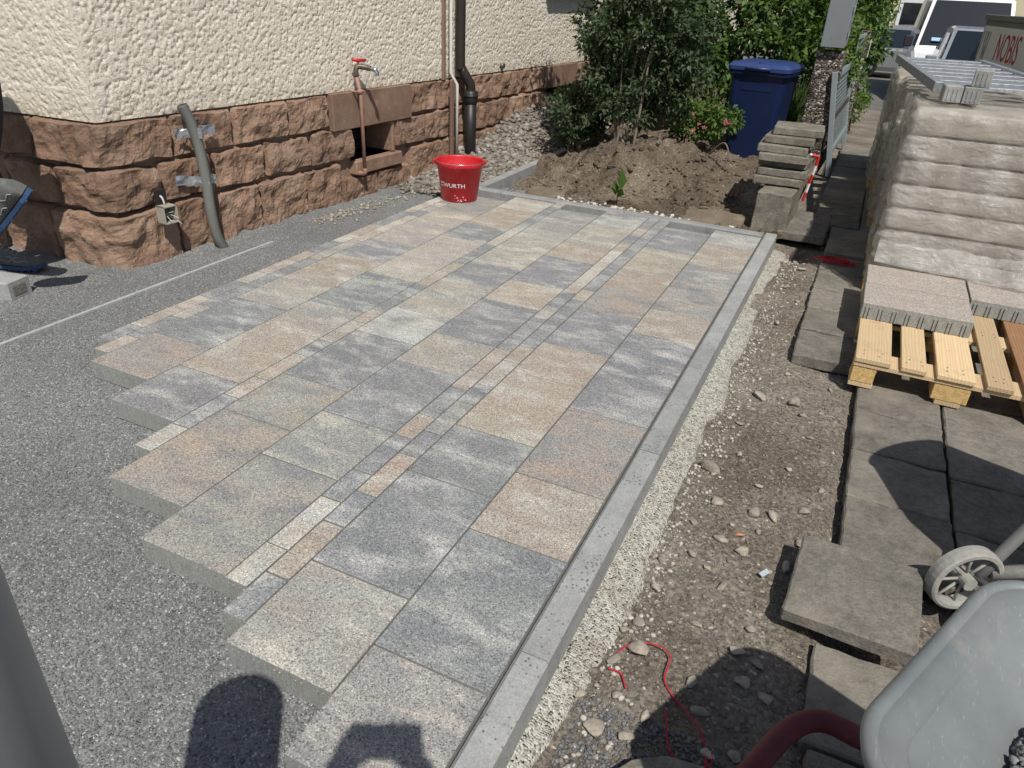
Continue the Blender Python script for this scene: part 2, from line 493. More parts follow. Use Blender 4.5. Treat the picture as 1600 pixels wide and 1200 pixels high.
def make_sandstone(name, k=1.0, smooth=False):
    m = NT(name, 0.9, 0.15)
    p = m.pos()
    oi = m.n("ShaderNodeObjectInfo")
    c = m.ramp(m.noise(p, 5.5, 7, 0.66), [(0.3, (0.2 * k, 0.122 * k, 0.085 * k)), (0.5, (0.31 * k, 0.195 * k, 0.135 * k)), (0.7, (0.4 * k, 0.278 * k, 0.2 * k))])
    c = m.mix(m.ramp(m.noise(p, 1.7, 5, 0.6), [(0.48, 0), (0.66, 0.7)]), c, (0.29 * k, 0.2 * k, 0.142 * k))
    c = m.mix(m.ramp(m.noise(p, 17, 6, 0.7), [(0.56, 0), (0.74, 0.6)]), c, (0.47 * k, 0.37 * k, 0.28 * k))
    c = m.mix(m.ramp(m.noise(p, 3.1, 6, 0.72), [(0.55, 0), (0.72, 0.75)]), c, (0.17 * k, 0.105 * k, 0.075 * k))
    c = m.mix(1.0, c, m.ramp(oi.outputs["Random"], [(0, 0.8), (1, 1.18)]), 'MULTIPLY')
    m.col(c)
    h = m.math('ADD', m.noise(p, 22, 8, 0.68), m.math('MULTIPLY', m.noise(p, 90, 4, 0.7), 0.35))
    m.bump(h, 0.25 if smooth else 0.9, 0.006 if smooth else 0.024)
    return m.m
SAND = make_sandstone("red_sandstone")
SANDSMOOTH = make_sandstone("dressed_sandstone", 0.86, True)
MORTAR = plain("plinth_mortar", (0.24, 0.165, 0.115), 0.95, var=0.3, vscale=20, bump=0.6)

def make_wood(name, a, b):
    m = NT(name, 0.75, 0.25)
    oi = m.n("ShaderNodeObjectInfo")
    ad = m.n("ShaderNodeVectorMath", operation='ADD'); m.l(m.pos((1, 0.09, 1)), ad.inputs[0])
    cm = m.n("ShaderNodeCombineXYZ"); m.l(m.math('MULTIPLY', oi.outputs["Random"], 9.0), cm.inputs[0]); m.l(m.math('MULTIPLY', oi.outputs["Random"], 3.0), cm.inputs[1]); m.l(cm.outputs[0], ad.inputs[1])
    w = m.n("ShaderNodeTexWave", wave_type='RINGS', rings_direction='Y'); m.l(ad.outputs[0], w.inputs["Vector"])
    w.inputs["Scale"].default_value = 24; w.inputs["Distortion"].default_value = 7; w.inputs["Detail"].default_value = 3; w.inputs["Detail Scale"].default_value = 1.2
    c = m.mix(m.math('MULTIPLY', w.outputs["Fac"], 0.55), a, b)
    c = m.mix(1.0, c, m.ramp(oi.outputs["Random"], [(0, 0.72), (1, 1.12)]), 'MULTIPLY')
    c = m.mix(m.ramp(m.noise(m.pos(), 11, 5, 0.6), [(0.55, 0), (0.75, 0.5)]), c, (0.36, 0.27, 0.17))
    m.col(c); m.bump(w.outputs["Fac"], 0.25, 0.003)
    return m.m
PINE = make_wood("pine_wood", (0.66, 0.5, 0.3), (0.55, 0.37, 0.19))
OLDPINE = make_wood("brown_pine_wood", (0.36, 0.2, 0.1), (0.24, 0.12, 0.06))
CHIPBLOCK = make_concrete("pressed_chip_wood", (0.5, 0.32, 0.12), (0.64, 0.45, 0.2), 60, 0, 0.6)

PLASTIC_BLACK = plain("black_plastic", (0.022, 0.02, 0.019), 0.45, var=0.3)
BROWNPIPE = plain("dark_brown_pipe", (0.032, 0.026, 0.022), 0.4, var=0.25)
WHITEPIPE = plain("weathered_white_pipe", (0.55, 0.52, 0.46), 0.6, var=0.25, vscale=30)
GREYPIPE = plain("grey_conduit", (0.17, 0.17, 0.155), 0.5, var=0.12)
TAPE = plain("silver_tape", (0.5, 0.51, 0.53), 0.28, metal=0.75, var=0.15, bump=0.5, bscale=40)
REDPIPE = plain("red_painted_pipe", (0.34, 0.19, 0.14), 0.6, var=0.25, vscale=40)
BRASS = plain("dull_brass", (0.14, 0.12, 0.09), 0.5, metal=0.6, var=0.2)
CHROME = plain("chrome", (0.7, 0.7, 0.7), 0.15, metal=1.0)
REDPAINT = plain("red_paint", (0.5, 0.02, 0.03), 0.4)
DARK = plain("dark_void", (0.02, 0.017, 0.015), 0.95)
IRON = plain("rusty_iron", (0.06, 0.05, 0.045), 0.7, metal=0.4, var=0.4, vscale=60)
def make_galv(name="galvanised_steel", c0=(0.42, 0.44, 0.45), c1=(0.62, 0.64, 0.65), rough=0.38):
    m = NT(name, rough, 0.5)
    p = m.pos()
    v = m.n("ShaderNodeTexVoronoi", feature='F1'); m.l(p, v.inputs["Vector"]); v.inputs["Scale"].default_value = 55
    s = m.n("ShaderNodeSeparateColor"); m.l(v.outputs["Color"], s.inputs[0])
    m.col(m.mix(s.outputs[0], c0, c1)); m.b.inputs["Metallic"].default_value = 0.75
    return m.m
GALV = make_galv()

# =================================================================== GROUND
def street_h(X, Y):
    t = np.clip((Y - 13.0) / 8.0, 0, 1)
    return -0.30 - 0.22 * (t * t * (3 - 2 * t))
def big_ground():
    xs = np.concatenate([np.linspace(-300, -12, 10), np.linspace(-10, 10, 21), np.linspace(12, 300, 10)])
    ys = np.concatenate([np.linspace(-300, -6, 10), np.linspace(-4, 40, 45), np.linspace(45, 400, 10)])
    X, Y = np.meshgrid(xs, ys)
    Z = street_h(X, Y)
    ny, nx = X.shape
    idx = np.arange(nx * ny).reshape(ny, nx)
    q = np.stack([idx[:-1, :-1].ravel(), idx[:-1, 1:].ravel(), idx[1:, 1:].ravel(), idx[1:, :-1].ravel()], 1)
    o = link("ground", np_mesh("ground", np.stack([X.ravel(), Y.ravel(), Z.ravel()], 1), q), ASPHALT, smooth=True)
    tag(o, kind="structure")
big_ground()

# house frame
HO = Vector((-3.60, 2.64, 0)); HU = Vector((0.0735, 0.9973, 0)); HN = Vector((0.9973, -0.0735, 0))
HV = Vector((-0.9971, -0.0756, 0)); HM = Vector((0.0756, -0.9971, 0))

# gravel bed (grey chippings raked level, a faint furrow along the screed rail)
def bed_h(X, Y):
    z = -0.083 + 0.006 * fbm(X, Y, 1.3, 3, 5) + 0.004 * fbm(X, Y, 14, 3, 9)
    z = z - 0.010 * np.exp(-((X + 3.235) / 0.02) ** 2) * (Y > 3.3)
    z = z + 0.03 * np.exp(-((X + 3.60 - 0.0735 * (Y - 2.64)) / 0.07) ** 2) * (Y > 2.3) * (0.4 + vnoise(X * 9, Y * 9, 3))
    return z
bed = grid_sheet("gravel_bed", -6.8, -0.44, -1.6, 5.6, 0.03, bed_h, GRAVEL)
tag(bed, kind="structure")
def in_bed(x, y):
    # left stepped edge of the laid slabs
    steps = [(-0.78, 0.68), (-1.10, 0.84), (-1.258, 0.93), (-1.578, 1.01), (-1.898, 1.165), (-1.98, 1.33), (-2.302, 1.5), (-2.63, 1.67), (-2.81, 1.8)]
    lim = np.full(x.shape, 99.0)
    px = -0.455
    for (xx, yy) in steps:
        lim = np.where((x <= px) & (x > xx), yy, lim); px = xx
    wall = -3.58 + 0.0735 * (y - 2.64)
    ok = (y < lim - 0.004) & (x < -0.46)
    ok &= ~((y > 2.58) & (x < wall + 0.03))
    return ok
n = 150000
d = rng.random(n)
px_ = -4.6 + 4.15 * rng.random(n); py_ = 0.25 + 5.1 * rng.random(n) ** 1.35
k = in_bed(px_, py_)
px_, py_ = px_[k], py_[k]
dist = np.hypot(px_ + 0.2, py_)
keep = rng.random(len(px_)) < np.clip(2.2 / dist ** 1.6, 0.1, 1)
px_, py_ = px_[keep], py_[keep]
sz = 0.0016 + 0.003 * rng.random(len(px_)) ** 3
pos = np.stack([px_, py_, bed_h(px_, py_) + sz * 0.35], 1)
o = rock_cloud("chippings", pos, sz, CHIP, base=OCT, flat=0.75, jit=0.35)
tag(o, "loose grey stone chippings covering the levelled bed", "gravel", kind="stuff")

# soil strip between kerb and old paving
def soil_h(X, Y):
    z = -0.135 + 0.022 * fbm(X, Y, 2.2, 4, 21) + 0.016 * fbm(X, Y, 11, 4, 31)
    z = z + 0.05 * np.exp(-((X + 0.02) / 0.2) ** 2 - ((Y - 4.75) / 0.4) ** 2) + 0.03 * np.exp(-((X + 0.1) / 0.14) ** 2 - ((Y - 4.1) / 0.25) ** 2)
    z = z - 0.05 * np.clip((X - 0.2) / 0.1, 0, 1)
    z = z - 0.05 * np.exp(-((X + 0.22) / 0.1) ** 2 - ((Y - 5.25) / 0.2) ** 2)
    return z
soil = grid_sheet("soil_strip", -0.40, 3.0, -1.6, 5.7, 0.018, soil_h, SOIL)
tag(soil, kind="structure")

# pale concrete haunch along the kerb's outer foot
def haunch():
    ny, nx = 330, 11
    v = []; f = []
    for j in range(ny):
        y = 0.62 + (5.2 - 0.62) * j / (ny - 1)
        w = 0.105 + 0.05 * float(fbm(np.array([y]), np.array([0.3]), 2.1, 4, 40)[0]) + 0.02 * float(fbm(np.array([y]), np.array([1.3]), 9, 3, 41)[0])
        if 4.02 < y < 4.3: w *= 0.35
        if y < 1.25: w *= max(0.45, (y - 0.4) / 0.85)
        for i in range(nx):
            t = i / (nx - 1)
            x = -0.384 + (w + 0.01) * t
            z = -0.098 - 0.03 * t - 0.075 * max(0, t - 0.72) / 0.28
            z += 0.007 * float(fbm(np.array([x]), np.array([y]), 30, 3, 44)[0])
            v.append((x, y, z))
    for j in range(ny - 1):
        for i in range(nx - 1):
            a = j * nx + i
            f.append((a, a + 1, a + nx + 1, a + nx))
    o = pyobj("haunch", v, f, HAUNCH, smooth=True)
    tag(o, kind="structure")
haunch()

# gravelly crumbs beside the haunch and small stones in the soil
def scatter_soil():
    n = 1700
    y = 0.5 + 4.8 * rng.random(n)
    x = -0.285 + np.abs(rng.normal(0, 0.06, n))
    s = 0.0025 + 0.0075 * rng.random(n) ** 3
    P = np.stack([x, y, soil_h(x, y) + s * 0.3], 1)
    tag(rock_cloud("pebble_spill", P, s, PALE), "pale pebbles and crumbs spilt along the foot of the kerb", "pebbles", kind="stuff")
    n = 9000
    y = 0.5 + 4.9 * rng.random(n); x = -0.3 + 0.62 * rng.random(n)
    s = 0.002 + 0.006 * rng.random(n) ** 3
    P = np.stack([x, y, soil_h(x, y) + s * 0.2], 1)
    tag(rock_cloud("soil_crumbs", P, s, CLOD), "small dry crumbs of earth on the bare soil strip", "soil", kind="stuff")
    n = 6000
    y = 0.45 + 0.75 * rng.random(n) ** 1.4; x = -0.30 + 0.36 * rng.random(n)
    s = 0.003 + 0.004 * rng.random(n) ** 2
    P = np.stack([x, y, soil_h(x, y) + s * 0.4], 1)
    tag(rock_cloud("blue_chippings", P, s, BLUECHIP), "bluish grey chippings scattered on soil beside the near kerb end", "gravel", kind="stuff")
scatter_soil()

# =================================================================== PAVING
paving = empty("paving", kind="structure")
T = {'G': (0.25, 0.253, 0.247), 'D': (0.212, 0.216, 0.218), 'T': (0.35, 0.318, 0.267), 'P': (0.345, 0.287, 0.234),
     'C': (0.48, 0.455, 0.39), 'W': (0.44, 0.437, 0.405), 'M': (0.31, 0.303, 0.28), 'V': (0.3, 0.287, 0.283)}
KINDS = {'G': ('G', 'D', 'W'), 'K': ('D', 'G', 'W'), 'T': ('T', 'M', 'C'), 'P': ('P', 'T', 'C'), 'C': ('C', 'T', 'W'),
         'M': ('M', 'G', 'C'), 'X': ('T', 'M', 'D'), 'Y': ('P', 'M', 'D'), 'N': ('W', 'G', 'C'), 'V': ('V', 'G', 'W')}
SLAB = {}
def slab_mesh(w, l, th=0.08, rib=0.0018, rw=0.0022):
    key = (round(w, 4), round(l, 4), rib)
    if key in SLAB: return SLAB[key]
    bm = bmesh.new()
    add_box(bm, -w / 2, w / 2, -l / 2, l / 2, -th, 0, 0.0022)
    nb = max(2, int(w / 0.055))
    for i in range(nb):
        cx = -w / 2 + w * (i + 0.5) / nb
        for dx in (-0.008, 0.008):
            for s in (-1, 1):
                y0, y1 = sorted((s * (l / 2 - 0.002), s * (l / 2 + rib)))
                add_box(bm, cx + dx - rw, cx + dx + rw, y0, y1, -th + 0.002, -0.018)
    bmesh.ops.recalc_face_normals(bm, faces=bm.faces)
    me = bpy.data.meshes.new("slab"); bm.to_mesh(me); bm.free()
    me.materials.append(PAVER)
    SLAB[key] = me
    return me
def set_tones(o, kind):
    a, b, c = KINDS[kind]
    for nm, t in (("tone_a", a), ("tone_b", b), ("tone_c", c)):
        j = 1 + random.uniform(-0.07, 0.07)
        o[nm] = [T[t][i] * j * (1 + random.uniform(-0.02, 0.02)) for i in range(3)]
L = [-0.4625, -0.78, -1.10, -1.179, -1.258, -1.578, -1.898, -1.979, -2.302, -2.63, -2.714, -2.798]
BIG, SML, NB, NS = 0.4870, 0.3250, 0.2435, 0.1625
def lay(ri, start, first_big, kinds, end, big, sml, name):
    x1, x0 = L[ri], L[ri + 1]
    y = start; b = first_big
    for kd in kinds:
        ln = big if b else sml
        y2 = y + ln
        if y2 > end: ln = end - y; y2 = end
        if ln < 0.03: break
        me = slab_mesh(round(x1 - x0 - 0.0055, 4), round(ln - 0.0055, 4))
        o = link(name, me, None, paving, loc=((x0 + x1) / 2, (y + y2) / 2, random.uniform(-0.0008, 0.0008)),
                 rot=(random.uniform(-.0015, .0015), random.uniform(-.0015, .0015), random.uniform(-.0012, .0012)))
        set_tones(o, kd)
        y = y2; b = not b
lay(0, 0.678, False, "MGPYKGPXMPN", 5.125, BIG, SML, "paving_slab")
lay(1, 0.842, False, "TGKPPGYPPGG", 4.945, BIG, SML, "paving_slab")
lay(4, 1.008, True, "XMGTGPGPTNG", 5.125, BIG, SML, "paving_slab")
lay(5, 1.165, True, "YXGNTGTTMG", 4.945, BIG, SML, "paving_slab")
lay(7, 1.497, False, "GPTGCTGPC", 5.125, BIG, SML, "paving_slab")
lay(8, 1.668, False, "YGTPGTTXG", 4.945, BIG, SML, "paving_slab")
lay(2, 0.912, False, "GPGPGMGCPGGGPGGVGVGVGCGPG", 5.115, NB, NS, "narrow_paver")
lay(3, 1.003, False, "CCGGPGPPGGTGPCCCPGPVGTGG", 5.125, NB, NS, "narrow_paver")
lay(6, 1.328, False, "CGPPGTPGGPPGGCCGGGTG", 5.115, NB, NS, "narrow_paver")
lay(9, 1.752, False, "PGTGGGGTTPCCGTGCG", 4.945, NB, NS, "narrow_paver")
lay(10, 1.838, False, "GPPGCPPGCPGGPCGTG", 4.945, NB, NS, "narrow_paver")
# bedding and joint sand under the slabs
JOINT = plain("joint_sand", (0.12, 0.115, 0.10), 0.95, var=0.3, vscale=60)
def bedding():
    v = []; f = []
    st = [0.678, 0.842, 0.912, 1.003, 1.008, 1.165, 1.328, 1.497, 1.668, 1.752, 1.838]
    for i in range(11):
        x1, x0 = L[i], L[i + 1]
        b = len(v)
        v += [(x0, st[i] + 0.03, -0.03), (x1, st[i] + 0.03, -0.03), (x1, 4.93, -0.03), (x0, 4.93, -0.03)]
        f.append((b, b + 1, b + 2, b + 3))
    pyobj("joint_sand", v, f, JOINT, paving)
bedding()

# grit left on the slabs
n = 700
gx_ = -2.7 + 2.2 * rng.random(n); gy_ = 0.9 + 4.0 * rng.random(n)
k = gy_ > 0.75 + (-gx_ - 0.46) * 0.5
gx_, gy_ = gx_[k], gy_[k]
gs = 0.0008 + 0.0022 * rng.random(len(gx_)) ** 4
tag(rock_cloud("paving_grit", np.stack([gx_, gy_, 0.001 + gs * 0.4], 1), gs, BLUECHIP, base=OCT), "tiny dark grit scattered over the laid pavers", "grit", kind="stuff")
# kerbs: one-metre stones with chamfered edges
kerb = empty("kerb", kind="structure")
def kerb_mesh(ln, w=0.08, h=0.25):
    prof = [(0, -h), (0, -0.010), (0.010, 0), (w - 0.006, 0), (w, -0.006), (w, -h)]
    v = []; f = []
    for y in (0.0015, ln - 0.0015):
        v += [(x, y, z) for (x, z) in prof]
    m = len(prof)
    for i in range(m):
        f.append((i, (i + 1) % m, m + (i + 1) % m, m + i))
    f.append(tuple(range(m))[::-1]); f.append(tuple(range(m, 2 * m)))
    me = bpy.data.meshes.new("kerb_stone"); me.from_pydata(v, [], f); me.update()
    bm = bmesh.new(); bm.from_mesh(me); bmesh.ops.recalc_face_normals(bm, faces=bm.faces); bm.to_mesh(me); bm.free()
    me.materials.append(KERB); return me
KM = kerb_mesh(1.0)
for y in (0.148, 1.148, 2.148, 3.148):
    link("kerb_stone", KM, None, kerb, loc=(-0.4585, y, 0.002 + random.uniform(-.001, .001)), rot=(0, 0, random.uniform(-.001, .001)))
link("kerb_stone", kerb_mesh(1.06), None, kerb, loc=(-0.4585, 4.148, 0.002))
KB = kerb_mesh(1.0, 0.075)
for x in (-0.466, -1.466):
    link("kerb_stone", KB, None, kerb, loc=(x, 5.133, 0.0), rot=(0, 0, math.pi / 2))
link("kerb_stone", kerb_mesh(0.26, 0.075), None, kerb, loc=(-2.466, 5.133, 0.0), rot=(0, 0, math.pi / 2))
KA = kerb_mesh(1.0, 0.075)
for y in (5.215, 6.215, 7.215):
    link("kerb_stone", KA, None, kerb, loc=(-2.728, y, 0.004))
link("kerb_stone", kerb_mesh(0.08, 0.075), None, kerb, loc=(-2.728, 5.133, 0.001))

# =================================================================== OLD PAVEMENT (right)
oldp = empty("old_pavement", kind="structure")
def old_slab_mesh(w, l, th, seed, mat=OLDPAVE, chip=0.008):
    r = random.Random(seed)
    bm = bmesh.new()
    add_box(bm, -w / 2, w / 2, -l / 2, l / 2, -th, 0, 0.006)
    bmesh.ops.subdivide_edges(bm, edges=[e for e in bm.edges if e.calc_length() > 0.1], cuts=5, use_grid_fill=True)
    for v_ in bm.verts:
        edge = max(abs(v_.co.x) / (w / 2), abs(v_.co.y) / (l / 2))
        a = chip if edge > 0.93 else 0.0018
        nz = Vector((mnoise.noise(v_.co * 17 + Vector((seed, 0, 0))), mnoise.noise(v_.co * 17 + Vector((0, seed, 0))), mnoise.noise(v_.co * 17 + Vector((0, 0, seed)))))
        v_.co += nz * a
    bmesh.ops.recalc_face_normals(bm, faces=bm.faces)
    me = bpy.data.meshes.new("old_slab"); bm.to_mesh(me); bm.free(); me.materials.append(mat); return me
OM = [old_slab_mesh(0.332, 0.332, 0.06, s) for s in range(4)]
cnt = 0
def put_old(x, y, z, name="old_paving_slab", rot=None):
    global cnt
    o = link(name, OM[cnt % 4], None, oldp, loc=(x, y, z), rot=rot or (random.uniform(-.008, .008), random.uniform(-.008, .008), random.uniform(-.008, .008)))
    cnt += 1
    return o
for i, x in enumerate((0.412, 0.756, 1.098, 1.44)):
    for j in range(22):
        y = 2.215 + 0.34 * j - (0.035 if i % 2 else 0.0)
        if i == 0 and y < 2.0: continue
        put_old(x, y, -0.10 + random.uniform(-.004, .004))
for x, y in ((0.756, 1.85), (1.098, 1.85), (1.098, 1.51), (0.72, 1.49), (0.375, 1.475), (0.39, 1.13), (0.735, 1.14), (1.08, 1.16), (0.6, 0.8), (0.95, 0.82)):
    put_old(x, y, -0.112 + random.uniform(-.004, .004))
for j in range(5):
    put_old(0.105, 3.605 + 0.345 * j, -0.07 + random.uniform(-.003, .003))
    if j > 2: put_old(-0.01 - 0.235, 3.605 + 0.345 * (j + 1) + 0.62, -0.03)
for x, y in ((0.11, 5.34), (0.11, 5.69), (-0.04, 6.04), (0.3, 6.04), (-0.04, 6.39), (0.3, 6.39), (-0.04, 6.74), (0.3, 6.74), (-0.04, 7.09), (0.3, 7.09), (-0.04, 7.44), (0.3, 7.44), (-0.04, 7.8), (-0.04, 8.15), (-0.04, 8.5), (-0.04, 8.85), (-0.04, 9.2), (-0.04, 9.55)):
    put_old(x, y, -0.045 + random.uniform(-.004, .004))

# pavement under and beyond the old slabs
def pv_h(X, Y):
    return -0.115 + 0.01 * fbm(X, Y, 4, 3, 61) - 0.2 * np.clip((Y - 9.5) / 6.5, 0, 1)
tag(grid_sheet("pavement_bed", -0.38, 1.9, 5.6, 16.0, 0.06, pv_h, SOIL), kind="structure")

# =================================================================== GARDEN
WHITEPEB = stone_mat('white_pebble', [(0.4, 0.37, 0.31), (0.5, 0.475, 0.42), (0.32, 0.29, 0.24)])
def garden_h(X, Y):
    m = 0.31 * np.exp(-((X + 1.45) / 0.95) ** 2 - ((Y - 6.55) / 0.62) ** 2)
    m = m + 0.12 * np.exp(-((X + 2.1) / 0.35) ** 2 - ((Y - 6.35) / 0.4) ** 2)
    base = -0.15 + 0.18 * np.clip((Y - 6.0) / 1.5, 0, 1)
    z = base + m + 0.07 * fbm(X, Y, 2.6, 4, 71) + 0.12 * fbm(X, Y, 6.5, 5, 81, 0.62)
    near = -0.035 - 0.11 * np.clip((-2.05 - X) / 0.25, 0, 1) + 0.02 * fbm(X, Y, 9, 3, 72)
    k_ = np.clip((Y - 5.3) / 0.25, 0, 1)
    z = near * (1 - k_) + np.maximum(z, near - 0.03) * k_
    return z
tag(grid_sheet("garden_soil", -2.645, -0.36, 5.22, 12.0, 0.024, garden_h, DARKSOIL), kind="structure")
n = 2600
x = -2.6 + 2.2 * rng.random(n); y = 5.25 + 1.9 * rng.random(n)
s = 0.004 + 0.026 * rng.random(n) ** 4
tag(rock_cloud("earth_clods", np.stack([x, y, garden_h(x, y) + s * 0.1], 1), s, DARKSOIL, jit=0.5, flat=0.6), "brown earth clods on the dug garden mound", "soil", kind="stuff")
n = 230
x = -1.5 + 0.42 * rng.normal(size=n); x = np.clip(x, -2.4, -0.7); y = 5.25 + np.abs(rng.normal(0, 0.07, n))
s = 0.006 + 0.016 * rng.random(n) ** 2
tag(rock_cloud("pale_pebbles", np.stack([x, y, garden_h(x, y) + s * 0.5], 1), s, WHITEPEB), "pale pebbles along the garden side of the back kerb", "pebbles", kind="stuff")

# rubble bank against the house wall
def bank_h(X, Y):
    w = np.clip((-X - 2.72) / 0.62, 0, 1)
    t = np.clip((Y - 5.35) / 1.9, 0, 1)
    z = -0.07 + (0.05 + 0.42 * w) * t * (0.6 + 0.4 * w) + 0.03 * fbm(X, Y, 4, 4, 91)
    return z
tag(grid_sheet("rubble_bank", -3.46, -2.735, 5.05, 11.5, 0.04, bank_h, SOIL), kind="structure")
n = 5200
y = 5.0 + 4.2 * rng.random(n) ** 1.2; x = -3.44 + 0.69 * rng.random(n) + 0.0735 * (y - 5.0) * 0.5
x = np.minimum(x, -2.75)
s = 0.010 + 0.026 * rng.random(n) ** 2.2
keep = (y > 5.2) | (rng.random(n) < 0.35)
x, y, s = x[keep], y[keep], s[keep]
tag(rock_cloud("rubble", np.stack([x, y, bank_h(x, y) + s * 0.35], 1), s, RUBBLE, jit=0.45), "beige crushed rubble banked up against the house plinth", "rubble", kind="stuff")
n = 260
y = 3.9 + 1.35 * rng.random(n); x = -3.50 + 0.0735 * (y - 2.64) + np.abs(rng.normal(0, 0.09, n)) + 0.06
s = 0.006 + 0.014 * rng.random(n) ** 2
tag(rock_cloud("plinth_crumbs", np.stack([x, y, bed_h(x, y) + s * 0.4], 1), s, RUBBLE), "beige crumbs scattered on the chippings by the plinth", "rubble", kind="stuff")

# =================================================================== HOUSE
house = empty("house", tuple(HO), label="house with cream stucco wall above a red sandstone plinth", cat="house")
def hp(u, z, off=0.0): return HO + HU * u + HN * off + Vector((0, 0, z)) - HO      # local to house empty
def path(s, off):
    """position along the plinth: s<0 on the short face, s>0 on the long wall, rounded corner"""
    r = 0.02
    if s >= r: return HU * s + HN * off, HN
    if s <= -r: return HV * (-s) + HM * off, HM
    t = (s + r) / (2 * r)
    a = HV * r; b = HU * r
    p = a * (1 - t) ** 2 + b * t ** 2
    nrm = (HM * (1 - t) + HN * t).normalized()
    return p + nrm * off, nrm
wallbm = bmesh.new()
LV = 7.0; LU = 13.0
bot, top = 0.70, 6.4
cs = [HU * 0, HU * LU, HU * LU + HV * LV, HV * LV]
vb = [wallbm.verts.new((c.x, c.y, bot)) for c in cs]; vt = [wallbm.verts.new((c.x, c.y, top)) for c in cs]
for i in range(4):
    wallbm.faces.new([vb[i], vb[(i + 1) % 4], vt[(i + 1) % 4], vt[i]])
wallbm.faces.new(vt); wallbm.faces.new(vb[::-1])
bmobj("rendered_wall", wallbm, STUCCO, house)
# roughcast: the lower band of the render as real relief, lumps with pits between them
def roughcast(name, D, N, length, h, sd):
    st = 0.0072
    nx = int(length / st) + 1; nz = int(h / st) + 1
    U, Zz = np.meshgrid(np.linspace(-0.0036, length, nx), np.linspace(0.700, 0.70 + h, nz))
    f = fbm(U + sd, Zz + sd, 64, 2, sd, 0.6)
    lump = np.clip((f + 0.30) / 0.20, 0, 1)
    fine = fbm(U + sd, Zz + sd, 17, 3, sd + 5)
    off = 0.0035 + 0.0058 * lump + 0.0022 * fine
    edge = np.clip((U - 0.0) / 0.03, 0, 1)
    off = 0.004 + (off - 0.004) * edge
    V = np.stack([D.x * U + N.x * off, D.y * U + N.y * off, Zz], -1).reshape(-1, 3)
    idx = np.arange(nx * nz).reshape(nz, nx)
    q = np.stack([idx[:-1, :-1].ravel(), idx[:-1, 1:].ravel(), idx[1:, 1:].ravel(), idx[1:, :-1].ravel()], 1)
    return link(name, np_mesh(name, V, q), STUCCO, house, smooth=True)
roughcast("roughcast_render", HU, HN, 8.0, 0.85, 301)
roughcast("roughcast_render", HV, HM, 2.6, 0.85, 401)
roofm = plain("roof_tile", (0.2, 0.09, 0.06), 0.8)
rb = bmesh.new()
o_ = 0.45
rc = [HU * -o_ - HV * o_, HU * (LU + o_) - HV * o_, HU * (LU + o_) + HV * (LV + o_), HU * -o_ + HV * (LV + o_)]
v0 = [rb.verts.new((c.x, c.y, 6.4)) for c in rc]
r1 = HU * 3 + HV * LV / 2; r2 = HU * (LU - 3) + HV * LV / 2
ra = rb.verts.new((r1.x, r1.y, 9.2)); rbv = rb.verts.new((r2.x, r2.y, 9.2))
rb.faces.new([v0[0], v0[1], rbv, ra]); rb.faces.new([v0[2], v0[3], ra, rbv]); rb.faces.new([v0[3], v0[0], ra]); rb.faces.new([v0[1], v0[2], rbv]); rb.faces.new(v0[::-1])
bmobj("roof", rb, roofm, house)

# plinth: mortar core with window holes, rock-faced stones, dressed lintels
plinth = empty("plinth", (0, 0, 0), parent=house)
cb = bmesh.new()
def core(u0, u1, z0, z1):
    q = [hp(u0, z0, -0.012), hp(u1, z0, -0.012), hp(u1, z1, -0.012), hp(u0, z1, -0.012)]
    cb.faces.new([cb.verts.new(p) for p in q])
W1 = (1.94, 2.44, 0.205, 0.44); W2 = (5.14, 5.63, 0.29, 0.475)
core(0, W1[0], -0.35, 0.72); core(W1[1], W2[0], -0.35, 0.72); core(W2[1], LU, -0.35, 0.72)
for w in (W1, W2):
    core(w[0], w[1], -0.35, w[2]); core(w[0], w[1], w[3], 0.72)
q = [HV * 0 + HM * -0.012, HV * LV + HM * -0.012]
cb.faces.new([cb.verts.new((q[0].x, q[0].y, -0.35)), cb.verts.new((q[1].x, q[1].y, -0.35)), cb.verts.new((q[1].x, q[1].y, 0.72)), cb.verts.new((q[0].x, q[0].y, 0.72))])
bmobj("mortar", cb, MORTAR, plinth)

def rock_stone(s0, s1, z0, z1, seed, proud=0.05, rough=0.05):
    ln = s1 - s0; hz = z1 - z0
    nx = max(8, int(ln / 0.016)); nz = max(8, int(hz / 0.016))
    v = []; f = []
    # irregular joint lines
    for j in range(nz + 1):
        for i in range(nx + 1):
            a = i / nx; b = j / nz
            s = s0 + ln * a; z = z0 + hz * b
            s += 0.010 * mnoise.noise(Vector((seed * 1.3, z * 9, 0))) * (1 if 0 < a < 1 else 0.6)
            z += 0.03 * mnoise.noise(Vector((s * 6, seed * 2.1, 3 * round(b)))) * (1 if b in (0, 1) else 0.6) * (0 if (b == 1 and z1 > 0.69) else 1)
            e = min(min(a, 1 - a) * ln, min(b, 1 - b) * hz)
            pil = min(1.0, e / 0.014); pil = pil * (2 - pil)
            P = Vector((s * 1.0, z, seed * 7.3 + (2.7 if s < 0 else 0)))
            d = mnoise.fractal(P * 5.5, 1.0, 2.0, 4) * rough
            d += (0.3 - abs(mnoise.noise(P * 9))) * rough * 0.7
            vd = mnoise.voronoi(P * 7.0)[0]
            d += (vd[1] - vd[0] - 0.25) * rough * 0.9
            d += mnoise.noise(P * 34) * 0.006 + mnoise.noise(P * 70) * 0.003
            off = -0.015 + pil * (proud + 0.015 + d) if e > 1e-6 else -0.02
            # facets: quantise a bit for a broken look
            p, nr = path(s, max(-0.02, off))
            v.append((p.x, p.y, z))
    for j in range(nz):
        for i in range(nx):
            k = j * (nx + 1) + i
            f.append((k, k + 1, k + nx + 2, k + nx + 1))
    return pyobj("stone", v, f, SAND, plinth, smooth=False)
